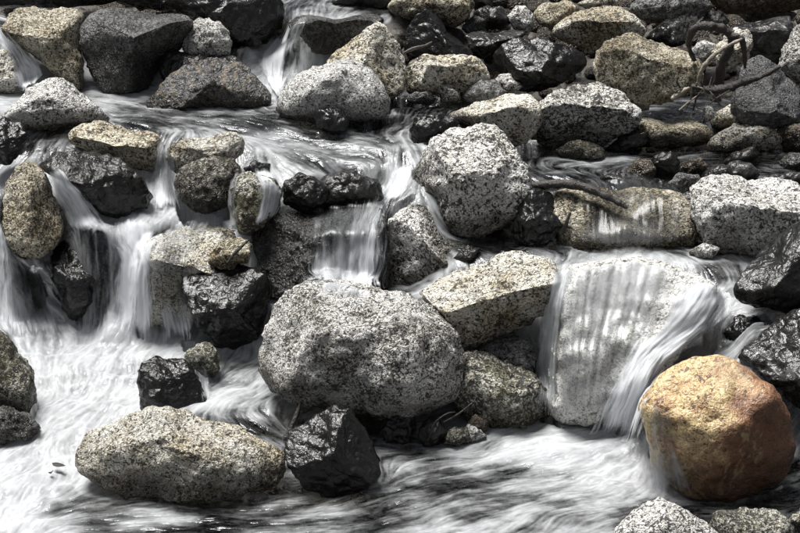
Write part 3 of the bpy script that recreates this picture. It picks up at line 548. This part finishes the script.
rock('st12', [(762,182),(775,172),(812,172),(814,186),(775,188)], 186,.7,'dark','dark stone behind the broad white boulder at the picture edge',seed=112,wet=1)

# ------------------------------------------------------------------ stream bed and rubble
allV, allF, off = [], [], 0
for k, (o, P, F) in ROCKS.items():
    allV.append(P); allF.append(F + off); off += len(P)
allV = np.concatenate(allV); allF = np.concatenate(allF)
BV = BVHTree.FromPolygons(allV.tolist(), allF.tolist())
def heights(X, Y):
    out = np.full(len(X), -9.0)
    rc = BV.ray_cast; d = Vector((0, 0, -1))
    for i, (x, y) in enumerate(zip(X.tolist(), Y.tolist())):
        h = rc((x, y, 4.0), d)[0]
        if h is not None: out[i] = h[2]
    return out

def bed_z(X, Y):
    wz = field(0, X, Y); d = field(4, X, Y)
    ox = np.maximum(np.abs(X) - 3.0, 0); oy = np.maximum(Y - 11.8, 0)
    z = wz - 0.24 + 0.32 * sstep(0.2, 0.55, d) + 0.16 * oy + 0.10 * ox
    P3 = np.stack([X, Y, X * 0], 1)
    return z + 0.05 * fbm(P3 * 2.2, 3) + 0.03 * fbm(P3 * 9, 3) + 0.12 * sstep(0.2, 2.0, ox + oy) * fbm(P3 * 0.9 + 5, 4)
bx = np.concatenate([np.arange(-40, -4, 0.6), np.arange(-4, 4, 0.03), np.arange(4, 40.1, 0.6)])
by = np.concatenate([np.arange(-12, 6, 0.4), np.arange(6, 12.5, 0.03), np.arange(12.5, 70, 0.8)])
mx, my = np.meshgrid(bx, by)
Z = bed_z(mx.ravel(), my.ravel())
def grid_faces(nx, ny):
    i = np.arange(nx * ny).reshape(ny, nx)
    return np.stack([i[:-1, :-1], i[:-1, 1:], i[1:, 1:], i[1:, :-1]], -1).reshape(-1, 4)
def bed_material():
    m = bpy.data.materials.new('stream_bed'); q = NT(m)
    P = q.n('TexCoord').outputs['Object']
    v = q.n('TexVoronoi', feature='F1', ins={'Vector': P, 'Scale': 16.0})
    vs = q.n('SeparateColor', ins={0: v.outputs['Color']}).outputs[0]
    n = q.noise(P, 30, 5, 0.6)
    col = q.mixc(q.ramp(vs, 0, 1), c4((0.035, 0.032, 0.028)), c4((0.075, 0.068, 0.056)))
    col = q.mixc(q.ramp(n, 0.4, 0.65), col, c4((0.04, 0.035, 0.028)))
    h = q.math('ADD', q.math('MULTIPLY', v.outputs['Distance'], -1.5), q.math('MULTIPLY', n, 0.6))
    bp = q.n('Bump', ins={'Strength': 1.0, 'Distance': 0.03, 'Height': h}).outputs[0]
    b = q.n('BsdfPrincipled', ins={'Base Color': col, 'Roughness': 0.6, 'Normal': bp})
    q.t.links.new(b.outputs[0], q.n('OutputMaterial').inputs[0])
    return m
link('stream_bed', mesh_from('stream_bed', np.stack([mx.ravel(), my.ravel(), Z], 1), grid_faces(len(bx), len(by))), bed_material(), kind='structure', label='dark stony bed of the stream and its banks')

def rubble():
    rs = np.random.RandomState(5)
    V0, F0 = ico(2)
    VV, FF, AA, n = [], [], [], 0
    X = rs.uniform(-3.2, 3.2, 2600); Y = rs.uniform(6.3, 12.2, 2600)
    Zb = bed_z(X, Y)
    for x, y, z in zip(X, Y, Zb):
        s = 0.02 + 0.055 * rs.rand() ** 2
        if y > 9.3: s *= 1.7
        v = V0 * np.array([1, 0.6 + 0.5 * rs.rand(), 0.45 + 0.35 * rs.rand()])
        for _ in range(4):
            nn = rs.normal(size=3); nn /= np.linalg.norm(nn)
            t = np.maximum(v @ nn - rs.uniform(0.45, 0.75), 0); v = v - np.outer(t, nn)
        a = rs.uniform(0, 6.28); R = np.array([[math.cos(a), -math.sin(a), 0], [math.sin(a), math.cos(a), 0], [0, 0, 1]])
        VV.append(v @ R.T * s + (x, y, z + 0.2 * s)); FF.append(F0 + n); n += len(V0)
    me = mesh_from('rubble', np.concatenate(VV), np.concatenate(FF))
    attr(me, 'wet', np.full(n, 0.9))
    link('rubble', me, MATS['brown'], kind='stuff', label='loose wet gravel and small rubble between the boulders')
rubble()

# ------------------------------------------------------------------ water
DX, DY = 0.006, 0.010
wx = np.arange(-2.35, 2.35, DX); wy = np.arange(6.35, 11.3, DY)
NX, NY = len(wx), len(wy)
WX, WY = np.meshgrid(wx, wy); fx, fy = WX.ravel(), WY.ravel()
zw = field(0, fx, fy); fo = field(1, fx, fy); tx = field(2, fx, fy); ty = field(3, fx, fy); dr = field(5, fx, fy)
P3 = np.stack([fx, fy, fx * 0], 1)
# turbulence bends the flow
n1 = fbm(P3 * 3.0 + 3, 4, 0.7); n2 = fbm(P3 * 3.0 + 60, 4, 0.7)
tx = tx + 0.55 * n1; ty = ty + 0.40 * n2
tl = np.hypot(tx, ty) + 1e-6; tx, ty = tx / tl, ty / tl
rs = np.random.RandomState(2)
def lic(noise, steps, h):
    acc = noise.copy(); wsum = 1.0
    TX, TY = tx.reshape(NY, NX), ty.reshape(NY, NX)
    for sgn in (1, -1):
        X, Y = fx.copy(), fy.copy()
        for k in range(steps):
            i = np.clip(((X - wx[0]) / DX).astype(int), 0, NX - 1); j = np.clip(((Y - wy[0]) / DY).astype(int), 0, NY - 1)
            X += sgn * h * TX[j, i]; Y += sgn * h * TY[j, i]
            w = 0.5 + 0.5 * math.cos(math.pi * k / steps)
            acc = acc + w * bil(noise.reshape(NY, NX), X, Y, wx[0], wy[0], DX, DY); wsum += w
    acc = acc - acc.mean(); return acc / acc.std()
nz = blur(rs.normal(size=(NY, NX)), 1).ravel()
nz2 = blur(rs.normal(size=(NY, NX)), 8); nz2 = (nz2 / nz2.std()).ravel()
L1 = lic(nz, 14, 0.009)
L2 = lic(nz2, 10, 0.016)
rh = heights(fx, fy)
inside = (rh > zw).reshape(NY, NX).astype(float)
near = blur(inside, 10).ravel()                        # how close a rock stands
S = 0.38 * L1 + 0.42 * L2 + 1.9 * fbm(P3 * np.array([3.5, 6.0, 1]) + 31, 4, 0.6)
ripple = 0.012 * fbm(P3 * np.array([7, 7, 1]), 3) * (0.9 - 0.5 * fo)
ripple += 0.026 * fbm(P3 * np.array([4.0, 6.0, 1]) + 77, 3, 0.55) * sstep(0.6, 1.0, fo)
zz = zw + ripple + 0.0022 * L2 * (0.4 + fo) + 0.0008 * L1
zz = np.where((dr > 0.1) & (rh > zz - 0.09) & (rh < zz + 0.35), zz - 0.12, zz)     # thin sheets take over where water runs on rock
gyz, gxz = np.gradient(zw.reshape(NY, NX), DY, DX)
slope = np.hypot(gxz, gyz).ravel()
fo2 = fo * (1 - 0.55 * sstep(0.9, 2.2, slope))
amp = 0.20 + 0.12 * np.clip(4 * fo2 * (1 - fo2), 0, 1)
foam = fo2 * 1.7 - 0.74 + S * amp
foam += 0.28 * sstep(0.05, 0.35, near) * sstep(0.25, 0.6, fo)
foam = 0.88 * (1 - np.exp(-1.55 * np.logaddexp(0, 6 * foam) / 6))
bed = bed_z(fx, fy)
keep = ((zz > bed - 0.02) & (zz > rh - 0.6)).reshape(NY, NX)
cell = keep[:-1, :-1] & keep[:-1, 1:] & keep[1:, 1:] & keep[1:, :-1]
GF = grid_faces(NX, NY)[cell.ravel()]
used = np.unique(GF); remap = np.full(NX * NY, -1); remap[used] = np.arange(len(used))
wme = mesh_from('water', np.stack([fx, fy, zz], 1)[used], remap[GF])
for nme, vals in (('foam', foam), ('streak', 0.5 + 0.10 * S)): attr(wme, nme, vals[used])
fa_ = wme.attributes.new('flow', 'FLOAT_VECTOR', 'POINT')
tz = gxz.ravel() * tx + gyz.ravel() * ty
f3 = np.stack([tx, ty, tz], 1) / np.sqrt(1 + tz ** 2)[:, None]
fa_.data.foreach_set('vector', f3[used].astype(np.float32).ravel())
def water_shader(q, foam_socket, cover_socket, height_socket, bump=0.5, rough=0.22, spec=1.0, tint=(0.55, 0.565, 0.56, 1)):
    bp = q.n('Bump', ins={'Strength': bump, 'Distance': 0.02, 'Height': height_socket}).outputs[0]
    bp2 = q.n('Bump', ins={'Strength': 0.16, 'Distance': 0.02, 'Height': height_socket}).outputs[0]
    gl = q.n('BsdfGlossy', ins={'Color': (0.95, 0.97, 1, 1), 'Roughness': rough, 'Normal': bp}).outputs[0]
    tr = q.n('BsdfTransparent', ins={'Color': tint}).outputs[0]
    fr = q.n('Fresnel', ins={'IOR': 1.40, 'Normal': bp}).outputs[0]
    clear = q.n('MixShader', ins={0: q.math('MULTIPLY', fr, spec, True), 1: tr, 2: gl}).outputs[0]
    white = (0.84, 0.86, 0.885, 1)
    df = q.n('BsdfDiffuse', ins={'Color': white, 'Normal': bp2}).outputs[0]
    tl_ = q.n('BsdfTranslucent', ins={'Color': white, 'Normal': bp2}).outputs[0]
    wh = q.n('MixShader', ins={0: 0.35, 1: df, 2: tl_}).outputs[0]
    body = q.n('MixShader', ins={0: foam_socket, 1: clear, 2: wh}).outputs[0]
    if cover_socket is not None:
        none = q.n('BsdfTransparent').outputs[0]
        body = q.n('MixShader', ins={0: cover_socket, 1: none, 2: body}).outputs[0]
    q.t.links.new(body, q.n('OutputMaterial').inputs[0])
def water_material():
    m = bpy.data.materials.new('stream_water'); q = NT(m)
    P = q.n('TexCoord').outputs['Object']
    fa = q.n('Attribute', attribute_name='foam').outputs['Fac']
    sk = q.n('Attribute', attribute_name='streak').outputs['Fac']
    fv = q.n('Attribute', attribute_name='flow').outputs['Vector']
    n = q.noise(P, 18, 3, 0.6)
    acc = None                                   # fine threads drawn out along the current
    for k in range(-3, 4):
        sh = q.n('VectorMath', operation='SCALE', ins={0: fv, 'Scale': 0.0075 * k}).outputs[0]
        t = q.noise(q.n('VectorMath', operation='ADD', ins={0: P, 1: sh}).outputs[0], 60, 1.0, 0.6)
        acc = t if acc is None else q.math('ADD', acc, t)
    th = q.math('SUBTRACT', q.math('MULTIPLY', acc, 1 / 7.0), 0.5)
    mod = q.math('MULTIPLY', th, q.math('ADD', 0.3, q.math('MULTIPLY', q.math('MULTIPLY', fa, q.math('SUBTRACT', 1.0, fa)), 4.5)))
    ff = q.math('ADD', fa, mod, True)
    hgt = q.math('ADD', sk, q.math('ADD', q.math('MULTIPLY', n, 0.4), q.math('MULTIPLY', th, 1.2)))
    water_shader(q, ff, None, hgt, 0.5, 0.16)
    return m
WATER = water_material()
link('water', wme, WATER, kind='structure', label='rushing stream water with white foam streaks between the boulders')

# ------------------------------------------------------------------ falls and thin sheets of water sliding over rocks
def fall_material():
    m = bpy.data.materials.new('falling_water'); q = NT(m)
    u = q.n('Attribute', attribute_name='across').outputs['Fac']
    v = q.n('Attribute', attribute_name='along').outputs['Fac']
    fa = q.n('Attribute', attribute_name='foam').outputs['Fac']
    ed = q.n('Attribute', attribute_name='edge').outputs['Fac']
    def st(su, sv, d, r):
        vec = q.n('CombineXYZ', ins={0: q.math('MULTIPLY', u, su), 1: q.math('MULTIPLY', v, sv), 2: q.math('MULTIPLY', q.n('ObjectInfo').outputs['Random'], 60.0)}).outputs[0]
        return q.noise(vec, 1.0, d, r, 0.25)
    a = st(85, 3.2, 3.0, 0.6); s_thin = q.n('Attribute', attribute_name='thick').outputs['Fac']; b = st(26, 2.2, 3.0, 0.55); c = st(200, 7.0, 2.0, 0.6)
    s = q.math('ADD', q.math('MULTIPLY', q.math('SUBTRACT', a, 0.5), 0.8), q.math('ADD', q.math('MULTIPLY', q.math('SUBTRACT', b, 0.5), 2.0), q.math('ADD', q.math('MULTIPLY', q.math('SUBTRACT', c, 0.5), 0.3), q.math('MULTIPLY', q.math('SUBTRACT', st(11, 4.5, 3.0, 0.6), 0.5), 2.6))))
    s = q.math('MULTIPLY', s, s_thin)
    f = q.math('ADD', q.math('SUBTRACT', q.math('MULTIPLY', fa, 1.15), 0.22), q.math('MULTIPLY', s, q.math('ADD', 0.16, q.math('MULTIPLY', fa, 0.40))))
    f = q.ramp(f, -0.1, 1.0, 0.0, 0.90)
    cov = q.ramp(q.math('ADD', ed, q.math('MULTIPLY', s, 0.8)), 0.1, 0.95)
    water_shader(q, f, cov, q.math('MULTIPLY', s, 0.5), 0.25, 0.25, 0.8, (0.86, 0.87, 0.87, 1))
    return m
FALL = fall_material()
# everything the water can run over: the rocks and the pools
BW = BVHTree.FromPolygons(allV.tolist() + np.stack([gx.ravel(), gy.ravel(), FL[:, :, 0].ravel()], 1).tolist(),
                          allF.tolist() + (grid_faces(len(cx), len(cy)) + len(allV)).tolist())
def spline(P, n):
    """Catmull-Rom through the rows of P, n samples"""
    P = np.asarray(P, float); m = len(P)
    if m == 2: return P[0] + np.linspace(0, 1, n)[:, None] * (P[1] - P[0])
    E = np.concatenate([[2 * P[0] - P[1]], P, [2 * P[-1] - P[-2]]])
    t = np.linspace(0, m - 1 - 1e-6, n); i = t.astype(int); t = (t - i)[:, None]
    a, b, c, d = E[i], E[i + 1], E[i + 2], E[i + 3]
    return 0.5 * (2 * b + (c - a) * t + (2 * a - 5 * b + 4 * c - d) * t ** 2 + (3 * b - a - 3 * c + d) * t ** 3)
def sheet(lines, label, name='waterfall', layers=2, seed=0, thick=1.0):
    """water sheet: flow lines side by side, each a list of (photo column, photo row, foam) running downstream"""
    L = [spline(l, 60) for l in lines]
    ln = np.mean([np.linalg.norm(np.diff(l[:, :2], axis=0), axis=1).sum() for l in L])
    nl = max(8, int(ln / 2.2)); L = [spline(l, nl) for l in lines]
    wd = np.linalg.norm(L[0][:, :2] - L[-1][:, :2], axis=1).max()
    nw = max(6, int(wd / 1.3))
    G = np.stack([spline([l[k] for l in L], nw) for k in range(nl)])        # nl x nw x 3
    G[:, :, 0] += 1.6 * fbm(np.stack([G[:, :, 0].ravel() * 0.06 + seed * 9, G[:, :, 1].ravel() * 0.05, G[:, :, 0].ravel() * 0], 1), 3).reshape(nl, nw)
    Yh = np.zeros((nl, nw))
    for i in range(nl):
        for j in range(nw):
            d = RIGHT * (G[i, j, 0] - PW / 2) / FPX - UP * (G[i, j, 1] - PH / 2) / FPX + FWD
            h = BW.ray_cast(Vector(CAMP), Vector(d))[0]
            Yh[i, j] = h[1] if h is not None else np.nan
    Yh = np.where(np.isnan(Yh), np.nanmean(Yh), Yh)
    Yh = np.minimum.accumulate(Yh, axis=0)              # water never runs back upstream: it drops free from the lip
    Yh = blur(Yh, 5)
    rs = np.random.RandomState(seed + 100)
    root = None
    for ly in range(layers):
        V = np.zeros((nl, nw, 3))
        wob = blur(rs.normal(size=(1, nw)).repeat(nl, 0) + 0.6 * blur(rs.normal(size=(nl, nw)), 3) , 2)
        for i in range(nl):
            for j in range(nw):
                V[i, j] = at_y(G[i, j, 0], G[i, j, 1], Yh[i, j])
        V += -FWD * (0.010 + 0.014 * ly) + np.array([0, 0, 0.006])
        V[:, :, 1] -= 0.006 * wob
        al = np.concatenate([np.zeros((1, nw)), np.cumsum(np.linalg.norm(np.diff(V, axis=0), axis=2), 0)])
        ac = np.concatenate([np.zeros((nl, 1)), np.cumsum(np.linalg.norm(np.diff(V, axis=1), axis=2), 1)], 1)
        ac = ac - ac[:, nw // 2][:, None]
        ac = ac.mean(0)[None, :] * 0.6 + ac * 0.4 + ly * 7.3
        ti = np.linspace(0, 1, nl)[:, None]; tj = np.linspace(0, 1, nw)[None, :]
        edge = sstep(0, 0.36, np.minimum(tj, 1 - tj) + 0.0 * ti) * sstep(0, 0.14, np.minimum(ti, 1 - ti))
        me = mesh_from(name, V.reshape(-1, 3), grid_faces(nw, nl)[:, ::-1].copy())
        attr(me, 'across', ac.ravel()); attr(me, 'along', al.ravel())
        attr(me, 'foam', np.clip(G[:, :, 2].ravel() - 0.12 * ly, 0, 1)); attr(me, 'edge', edge.ravel()); attr(me, 'thick', np.full(nl * nw, thick))
        if root is None: root = link(name, me, FALL, label, kind='structure')
        else: link('water_layer', me, FALL, parent=root)
sheet([[(108,220,.9),(110,240,.95),(111,270,.8),(108,336,.9)],[(126,220,1),(130,240,1),(131,270,1),(130,340,1.1)],[(142,219,1),(144,240,1),(145,280,.95),(146,342,1.1)],[(166,218,.9),(158,243,.8),(156,285,.6),(162,344,1)]],'main white fall dropping between the black rock and the veiled granite boulder',seed=1)
sheet([[(164,219,.8),(154,245,.5),(152,285,.35),(158,344,.8)],[(192,217,.6),(180,243,.2),(172,290,.12),(180,342,.7)],[(224,222,.4),(207,245,.05),(198,285,.04),(204,338,.5)]],'thin veil of water over the tan and white granite boulder',seed=2,layers=1)
sheet([[(-22,196,.9),(-16,250,.8),(-12,290,.7),(-8,337,.9)],[(0,222,.8),(5,255,.7),(8,295,.6),(10,342,.9)],[(8,248,.5),(20,268,.22),(24,300,.15),(30,338,.8)],[(25,258,.5),(36,275,.3),(42,305,.25),(52,337,.8)],[(47,252,.5),(54,278,.6),(64,305,.6),(82,334,.9)]],'grey fall sliding down under the tall ochre rock',seed=4)
sheet([[(42,172,.6),(50,195,.9),(60,215,.9),(70,238,.8)],[(55,168,.6),(66,188,.95),(78,206,.95),(92,230,.9)],[(62,168,.3),(80,190,.6),(94,208,.7),(108,226,.9)]],'white chute between the tall ochre rock and the creased rock',seed=5)
sheet([[(149,150,.3),(150,175,.3),(150,206,.8)],[(160,146,.5),(160,175,.5),(160,209,.9)],[(170,150,.4),(170,175,.45),(172,210,.9)],[(177,165,.3),(178,190,.4),(184,211,.8)]],'narrow fall between the two ochre rocks',seed=6)
sheet([[(300,214,.1),(303,236,.25),(301,262,.3),(300,298,.35)],[(322,206,.12),(322,236,.3),(321,262,.65),(320,298,.65)],[(345,202,.2),(342,236,.35),(341,262,.55),(341,298,.55)],[(370,200,.35),(362,232,.5),(359,262,.8),(358,298,.85)],[(392,192,.8),(378,218,.7),(372,255,.85),(372,298,.9)],[(405,184,.8),(394,206,.7),(387,240,.6),(385,292,.6)]],'thin curtain of water dropping off the dark ledge rock',seed=7)
sheet([[(392,170,.5),(384,185,.7),(370,202,.5)],[(406,165,.7),(402,182,.95),(390,202,.8)],[(416,163,.7),(413,180,.9),(402,202,.8)]],'white lobe of water beside the big blocky granite boulder',seed=8)
sheet([[(236,172,.4),(229,185,.5),(227,205,.6),(232,230,.8)],[(246,169,.5),(239,183,.4),(237,205,.3),(242,232,.8)]],'thin fall on one side of the mossy egg-shaped rock',seed=9,layers=1)
sheet([[(250,169,.6),(257,185,.6),(257,205,.5),(253,228,.6)],[(268,170,.9),(271,190,.95),(267,210,.9),(262,226,.8)],[(283,175,.7),(286,192,.8),(282,206,.8),(274,218,.7)]],'white veil over the mossy egg-shaped rock',seed=10)
sheet([[(-12,36,.5),(6,58,.7),(14,80,.9),(16,98,.9)],[(2,28,.5),(20,54,.8),(29,74,.95),(31,88,.9)],[(10,38,.3),(30,55,.6),(44,68,.8),(50,75,.8)]],'white chute in the top corner under the ochre streaked boulder',seed=11)
sheet([[(268,48,.5),(256,62,.9),(264,78,.95),(276,96,.8)],[(283,36,.6),(273,58,.95),(274,80,.95),(280,102,.8)],[(298,40,.5),(294,58,.8),(288,78,.8),(284,102,.7)]],'white chute tumbling past the massive black boulder',seed=12)
sheet([[(286,6,.3),(286,24,.4),(276,44,.6)],[(300,8,.3),(297,26,.4),(290,46,.6)],[(318,14,.2),(306,28,.35),(300,44,.6)]],'grey water sliding in at the top beside the massive black boulder',seed=13,layers=1)
sheet([[(556,256,.6),(553,300,.3),(549,350,.35),(547,424,.7)],[(575,248,.5),(570,300,.42),(566,350,.36),(562,424,.5)],[(620,240,.6),(610,300,.5),(600,350,.38),(590,424,.4)],[(664,244,.7),(650,300,.55),(635,345,.32),(618,418,.4)],[(714,266,.7),(692,305,.55),(667,340,.45),(640,404,.8)]],'thin transparent sheet of water over the pale slanting slab',seed=14,layers=1,thick=.25)
sheet([[(554,262,.5),(544,290,.4),(536,340,.35),(531,412,.6)],[(566,260,.6),(557,290,.7),(550,340,.6),(546,416,.7)],[(580,264,.4),(566,300,.3),(560,350,.25),(556,418,.5)]],'narrow fall on the shaded edge of the pale slanting slab',seed=15)
sheet([[(686,274,.7),(654,312,.75),(622,358,.85),(588,434,1)],[(708,280,.9),(680,320,.95),(640,362,1),(606,438,1)],[(724,288,.8),(702,324,.85),(654,366,1),(622,442,1)],[(744,314,.4),(718,336,.7),(668,366,.95),(636,446,.95)]],'white chute running down between the pale slab and the orange boulder',seed=16,layers=3)
sheet([[(647,396,.6),(643,425,.55),(646,458,.6),(652,494,.7)],[(662,402,.3),(660,430,.35),(665,460,.5),(674,499,.6)],[(676,412,.05),(677,435,.2),(684,462,.42),(697,502,.5)]],'trickles running over one side of the orange boulder',seed=17,layers=1)
sheet([[(551,178,.2),(560,210,.14),(566,248,.5)],[(600,172,.2),(603,210,.14),(604,250,.5)],[(650,174,.2),(652,210,.16),(650,250,.5)],[(698,182,.2),(696,212,.25),(694,248,.4)]],'clear water sliding down the flat tan slab',seed=18,layers=1,thick=.5)
sheet([[(190,350,.3),(197,370,.4),(202,402,.6)],[(206,350,.3),(209,372,.25),(213,402,.6)]],'little trickle behind the squarish black rock',seed=19,layers=1)
# ------------------------------------------------------------------ driftwood, sticks and leaves
def wood_material(name, a, b, rough):
    m = bpy.data.materials.new(name); q = NT(m)
    P = q.n('TexCoord').outputs['Object']
    n = q.noise(P, 30, 5, 0.7); n2 = q.noise(P, 120, 3, 0.6)
    col = q.mixc(q.ramp(n, 0.38, 0.65), c4(a), c4(b))
    bp = q.n('Bump', ins={'Strength': 0.8, 'Distance': 0.006, 'Height': q.math('ADD', n, n2)}).outputs[0]
    bs = q.n('BsdfPrincipled', ins={'Base Color': col, 'Roughness': rough, 'Normal': bp})
    q.t.links.new(bs.outputs[0], q.n('OutputMaterial').inputs[0])
    return m
W_DARK = wood_material('wet_wood', (0.018, 0.015, 0.013), (0.05, 0.043, 0.037), 0.45)
W_GREY = wood_material('weathered_wood', (0.08, 0.072, 0.065), (0.20, 0.185, 0.165), 0.75)
W_PALE = wood_material('bleached_wood', (0.22, 0.19, 0.15), (0.46, 0.42, 0.35), 0.7)
def tube(name, pts, mat, label=None, cat=None, group=None, parent=None, seed=0, origin=None):
    """pts: (photo column, photo row, distance Y, radius in metres)"""
    Q = spline(np.array([list(at_y(p[0], p[1], p[2])) + [p[3]] for p in pts]), max(8, 7 * len(pts)))
    rs = np.random.RandomState(seed); K = 10
    T = np.gradient(Q[:, :3], axis=0); T /= np.linalg.norm(T, axis=1)[:, None]
    ref = np.array([0.3, 1.0, 0.2]); U = np.cross(T, ref); U /= np.linalg.norm(U, axis=1)[:, None]; B = np.cross(T, U)
    V = []
    lump = 1 + 0.18 * rs.normal(size=len(Q)); lump = np.convolve(np.pad(lump, 1, mode='edge'), [.25, .5, .25], 'valid')
    for i in range(len(Q)):
        for k in range(K):
            a = 2 * math.pi * k / K
            r = Q[i, 3] * lump[i] * (1 + 0.14 * math.sin(2 * a + seed) + 0.08 * rs.normal())
            V.append(Q[i, :3] + r * (math.cos(a) * U[i] + math.sin(a) * B[i]))
    V += [Q[0, :3] - T[0] * Q[0, 3] * .5, Q[-1, :3] + T[-1] * Q[-1, 3] * .5]
    F = []
    for i in range(len(Q) - 1):
        for k in range(K):
            a, b, c, d = i*K+k, i*K+(k+1) % K, (i+1)*K+(k+1) % K, (i+1)*K+k
            F += [(a, b, c), (a, c, d)]
    n = len(Q) * K
    for k in range(K): F += [(n, (k+1) % K, k), (n + 1, n - K + k, n - K + (k+1) % K)]
    V = np.array(V)
    if parent is not None: return link(name, mesh_from(name, V - np.array(parent.location), F), mat, parent=parent)
    return link(name, mesh_from(name, V - V[0], F), mat, label, cat, group, loc=V[0])
root = tube('driftwood_root', [(716,100,9.70,.024),(718,86,9.68,.024),(721,66,9.64,.022),(729,50,9.60,.020),(731,38,9.58,.019),(722,29,9.58,.020),(708,26,9.58,.020),(696,28,9.60,.018),(690,36,9.63,.015),(689,47,9.68,.012),(694,60,9.72,.014)], W_DARK, 'dark arched driftwood root looping over pale stones at the far bank', 'driftwood', seed=1)
tube('root_fork', [(729,36,9.58,.022),(740,38,9.56,.016),(744,50,9.56,.013),(745,68,9.58,.008)], W_DARK, parent=root, seed=2)
tube('branch', [(698,86,9.56,.013),(701,72,9.53,.012),(711,58,9.50,.011),(726,47,9.48,.009),(742,39,9.46,.007)], W_PALE, 'pale bent branch rising through the arched root', 'branch', seed=3)
tube('branch', [(692,86,9.56,.014),(712,90,9.54,.020),(730,87,9.52,.022),(745,81,9.50,.020),(762,76,9.48,.016),(780,66,9.46,.010)], W_DARK, 'dark straight branch leaning on the grey slate boulder', 'branch', seed=4)
tube('stick', [(672,99,9.55,.012),(680,93,9.54,.016),(689,88,9.53,.010)], W_PALE, 'short bleached stick end in the driftwood tangle', 'stick', seed=5)
tube('stick', [(522,187,8.74,.012),(540,185,8.72,.022),(562,184,8.70,.024),(584,187,8.67,.024),(604,195,8.63,.022),(620,203,8.60,.018),(627,208,8.58,.010)], W_DARK, 'black wet curved stick lying across the top of the flat tan slab', 'stick', seed=6)
tube('stick', [(562,234,8.56,.009),(566,224,8.55,.010),(570,213,8.56,.006)], W_DARK, 'small black stick poking up beside the black glossy rock in the nook', 'stick', seed=7)
tube('stick', [(282,447,7.50,.009),(288,434,7.52,.011),(296,416,7.56,.010),(301,402,7.60,.007)], W_DARK, 'thin dark stick propped behind the glossy black front rock', 'stick', seed=8)
tube('stick', [(227,263,8.24,.005),(236,252,8.24,.007),(248,240,8.26,.005)], W_DARK, 'dark twig lying on the small rusty ochre rock', 'twig', seed=9)
tube('twig', [(593,455,7.42,.004),(602,453,7.42,.005),(611,452,7.42,.003)], W_DARK, 'tiny dark twig floating in the white foam near the pale slab', 'twig', seed=10)
tube('twig', [(428,440,7.46,.004),(434,424,7.44,.004),(446,414,7.44,.003),(455,412,7.46,.002)], W_DARK, 'bent dark twig under the large central boulder', 'twig', seed=11)
tube('twig', [(444,422,7.46,.004),(458,414,7.45,.004),(472,403,7.46,.003)], W_DARK, 'straight dark twig sticking out under the large central boulder', 'twig', seed=12)
tube('twig', [(404,53,9.9,.006),(415,48,9.88,.008),(424,46,9.86,.006),(432,42,9.86,.004)], W_GREY, 'forked grey twig in front of the dark wedge-shaped slate', 'twig', seed=13)
rt = random.Random(4)
for k in range(16):
    x0, y0 = rt.uniform(664, 735), rt.uniform(86, 112); a = rt.uniform(-2.6, -0.4); ln = rt.uniform(12, 30)
    x1, y1 = x0 + ln * math.cos(a), y0 + ln * math.sin(a) * 0.8; Y0 = 9.60 - 0.004 * (y0 - 86)
    tube('twig', [(x0, y0, Y0, .004), ((x0+x1)/2 + rt.uniform(-3, 3), (y0+y1)/2 + rt.uniform(-3, 3), Y0 - .03, .0045), (x1, y1, Y0 - rt.uniform(0, .08), .002)], (W_DARK, W_GREY, W_PALE, W_GREY)[k % 4], ('thin black', 'thin grey', 'thin bleached', 'thin grey')[k % 4] + ' broken twig in the driftwood tangle at the far bank', 'twig', 'twigs in the driftwood tangle', seed=20 + k)
def leaf(px, py, z, length, width, ang, label, seed):
    c = at_z(px, py, z); V, F = [], []; n = 9
    for side in (0.0, -0.0012):
        for i in range(n):
            t = i / (n - 1); w = width * math.sin(math.pi * t ** 0.8) * 0.5 + 0.0008
            for j, sgn in enumerate((-1, 0, 1)):
                x = (t - .5) * length; y = sgn * w
                V.append((x * math.cos(ang) - y * math.sin(ang), x * math.sin(ang) + y * math.cos(ang), 0.020 * (t - .4) ** 2 * 2 + 0.35 * abs(y) + side))
    for s_ in (0, 1):
        for i in range(n - 1):
            for j in (0, 1):
                a = s_ * n * 3 + i * 3 + j; q4 = (a, a + 1, a + 4, a + 3); F.append(q4 if s_ == 0 else q4[::-1])
    for i in range(n - 1):
        for j in (0, 2):
            a = i * 3 + j; b = a + n * 3; F.append((a, a + 3, b + 3, b))
    link('fallen_leaf', mesh_from('fallen_leaf', V, F), W_DARK, label, 'leaf', loc=(c[0], c[1], z + 0.009))
leaf(59, 468, .035, .075, .032, -0.55, 'dark brown fallen leaf caught in the white rapid', 1)
leaf(51, 475, .030, .022, .014, 0.3, 'tiny dark leaf scrap beside the fallen leaf in the rapid', 2)
print('tris rocks', len(allF), 'water quads', len(GF))
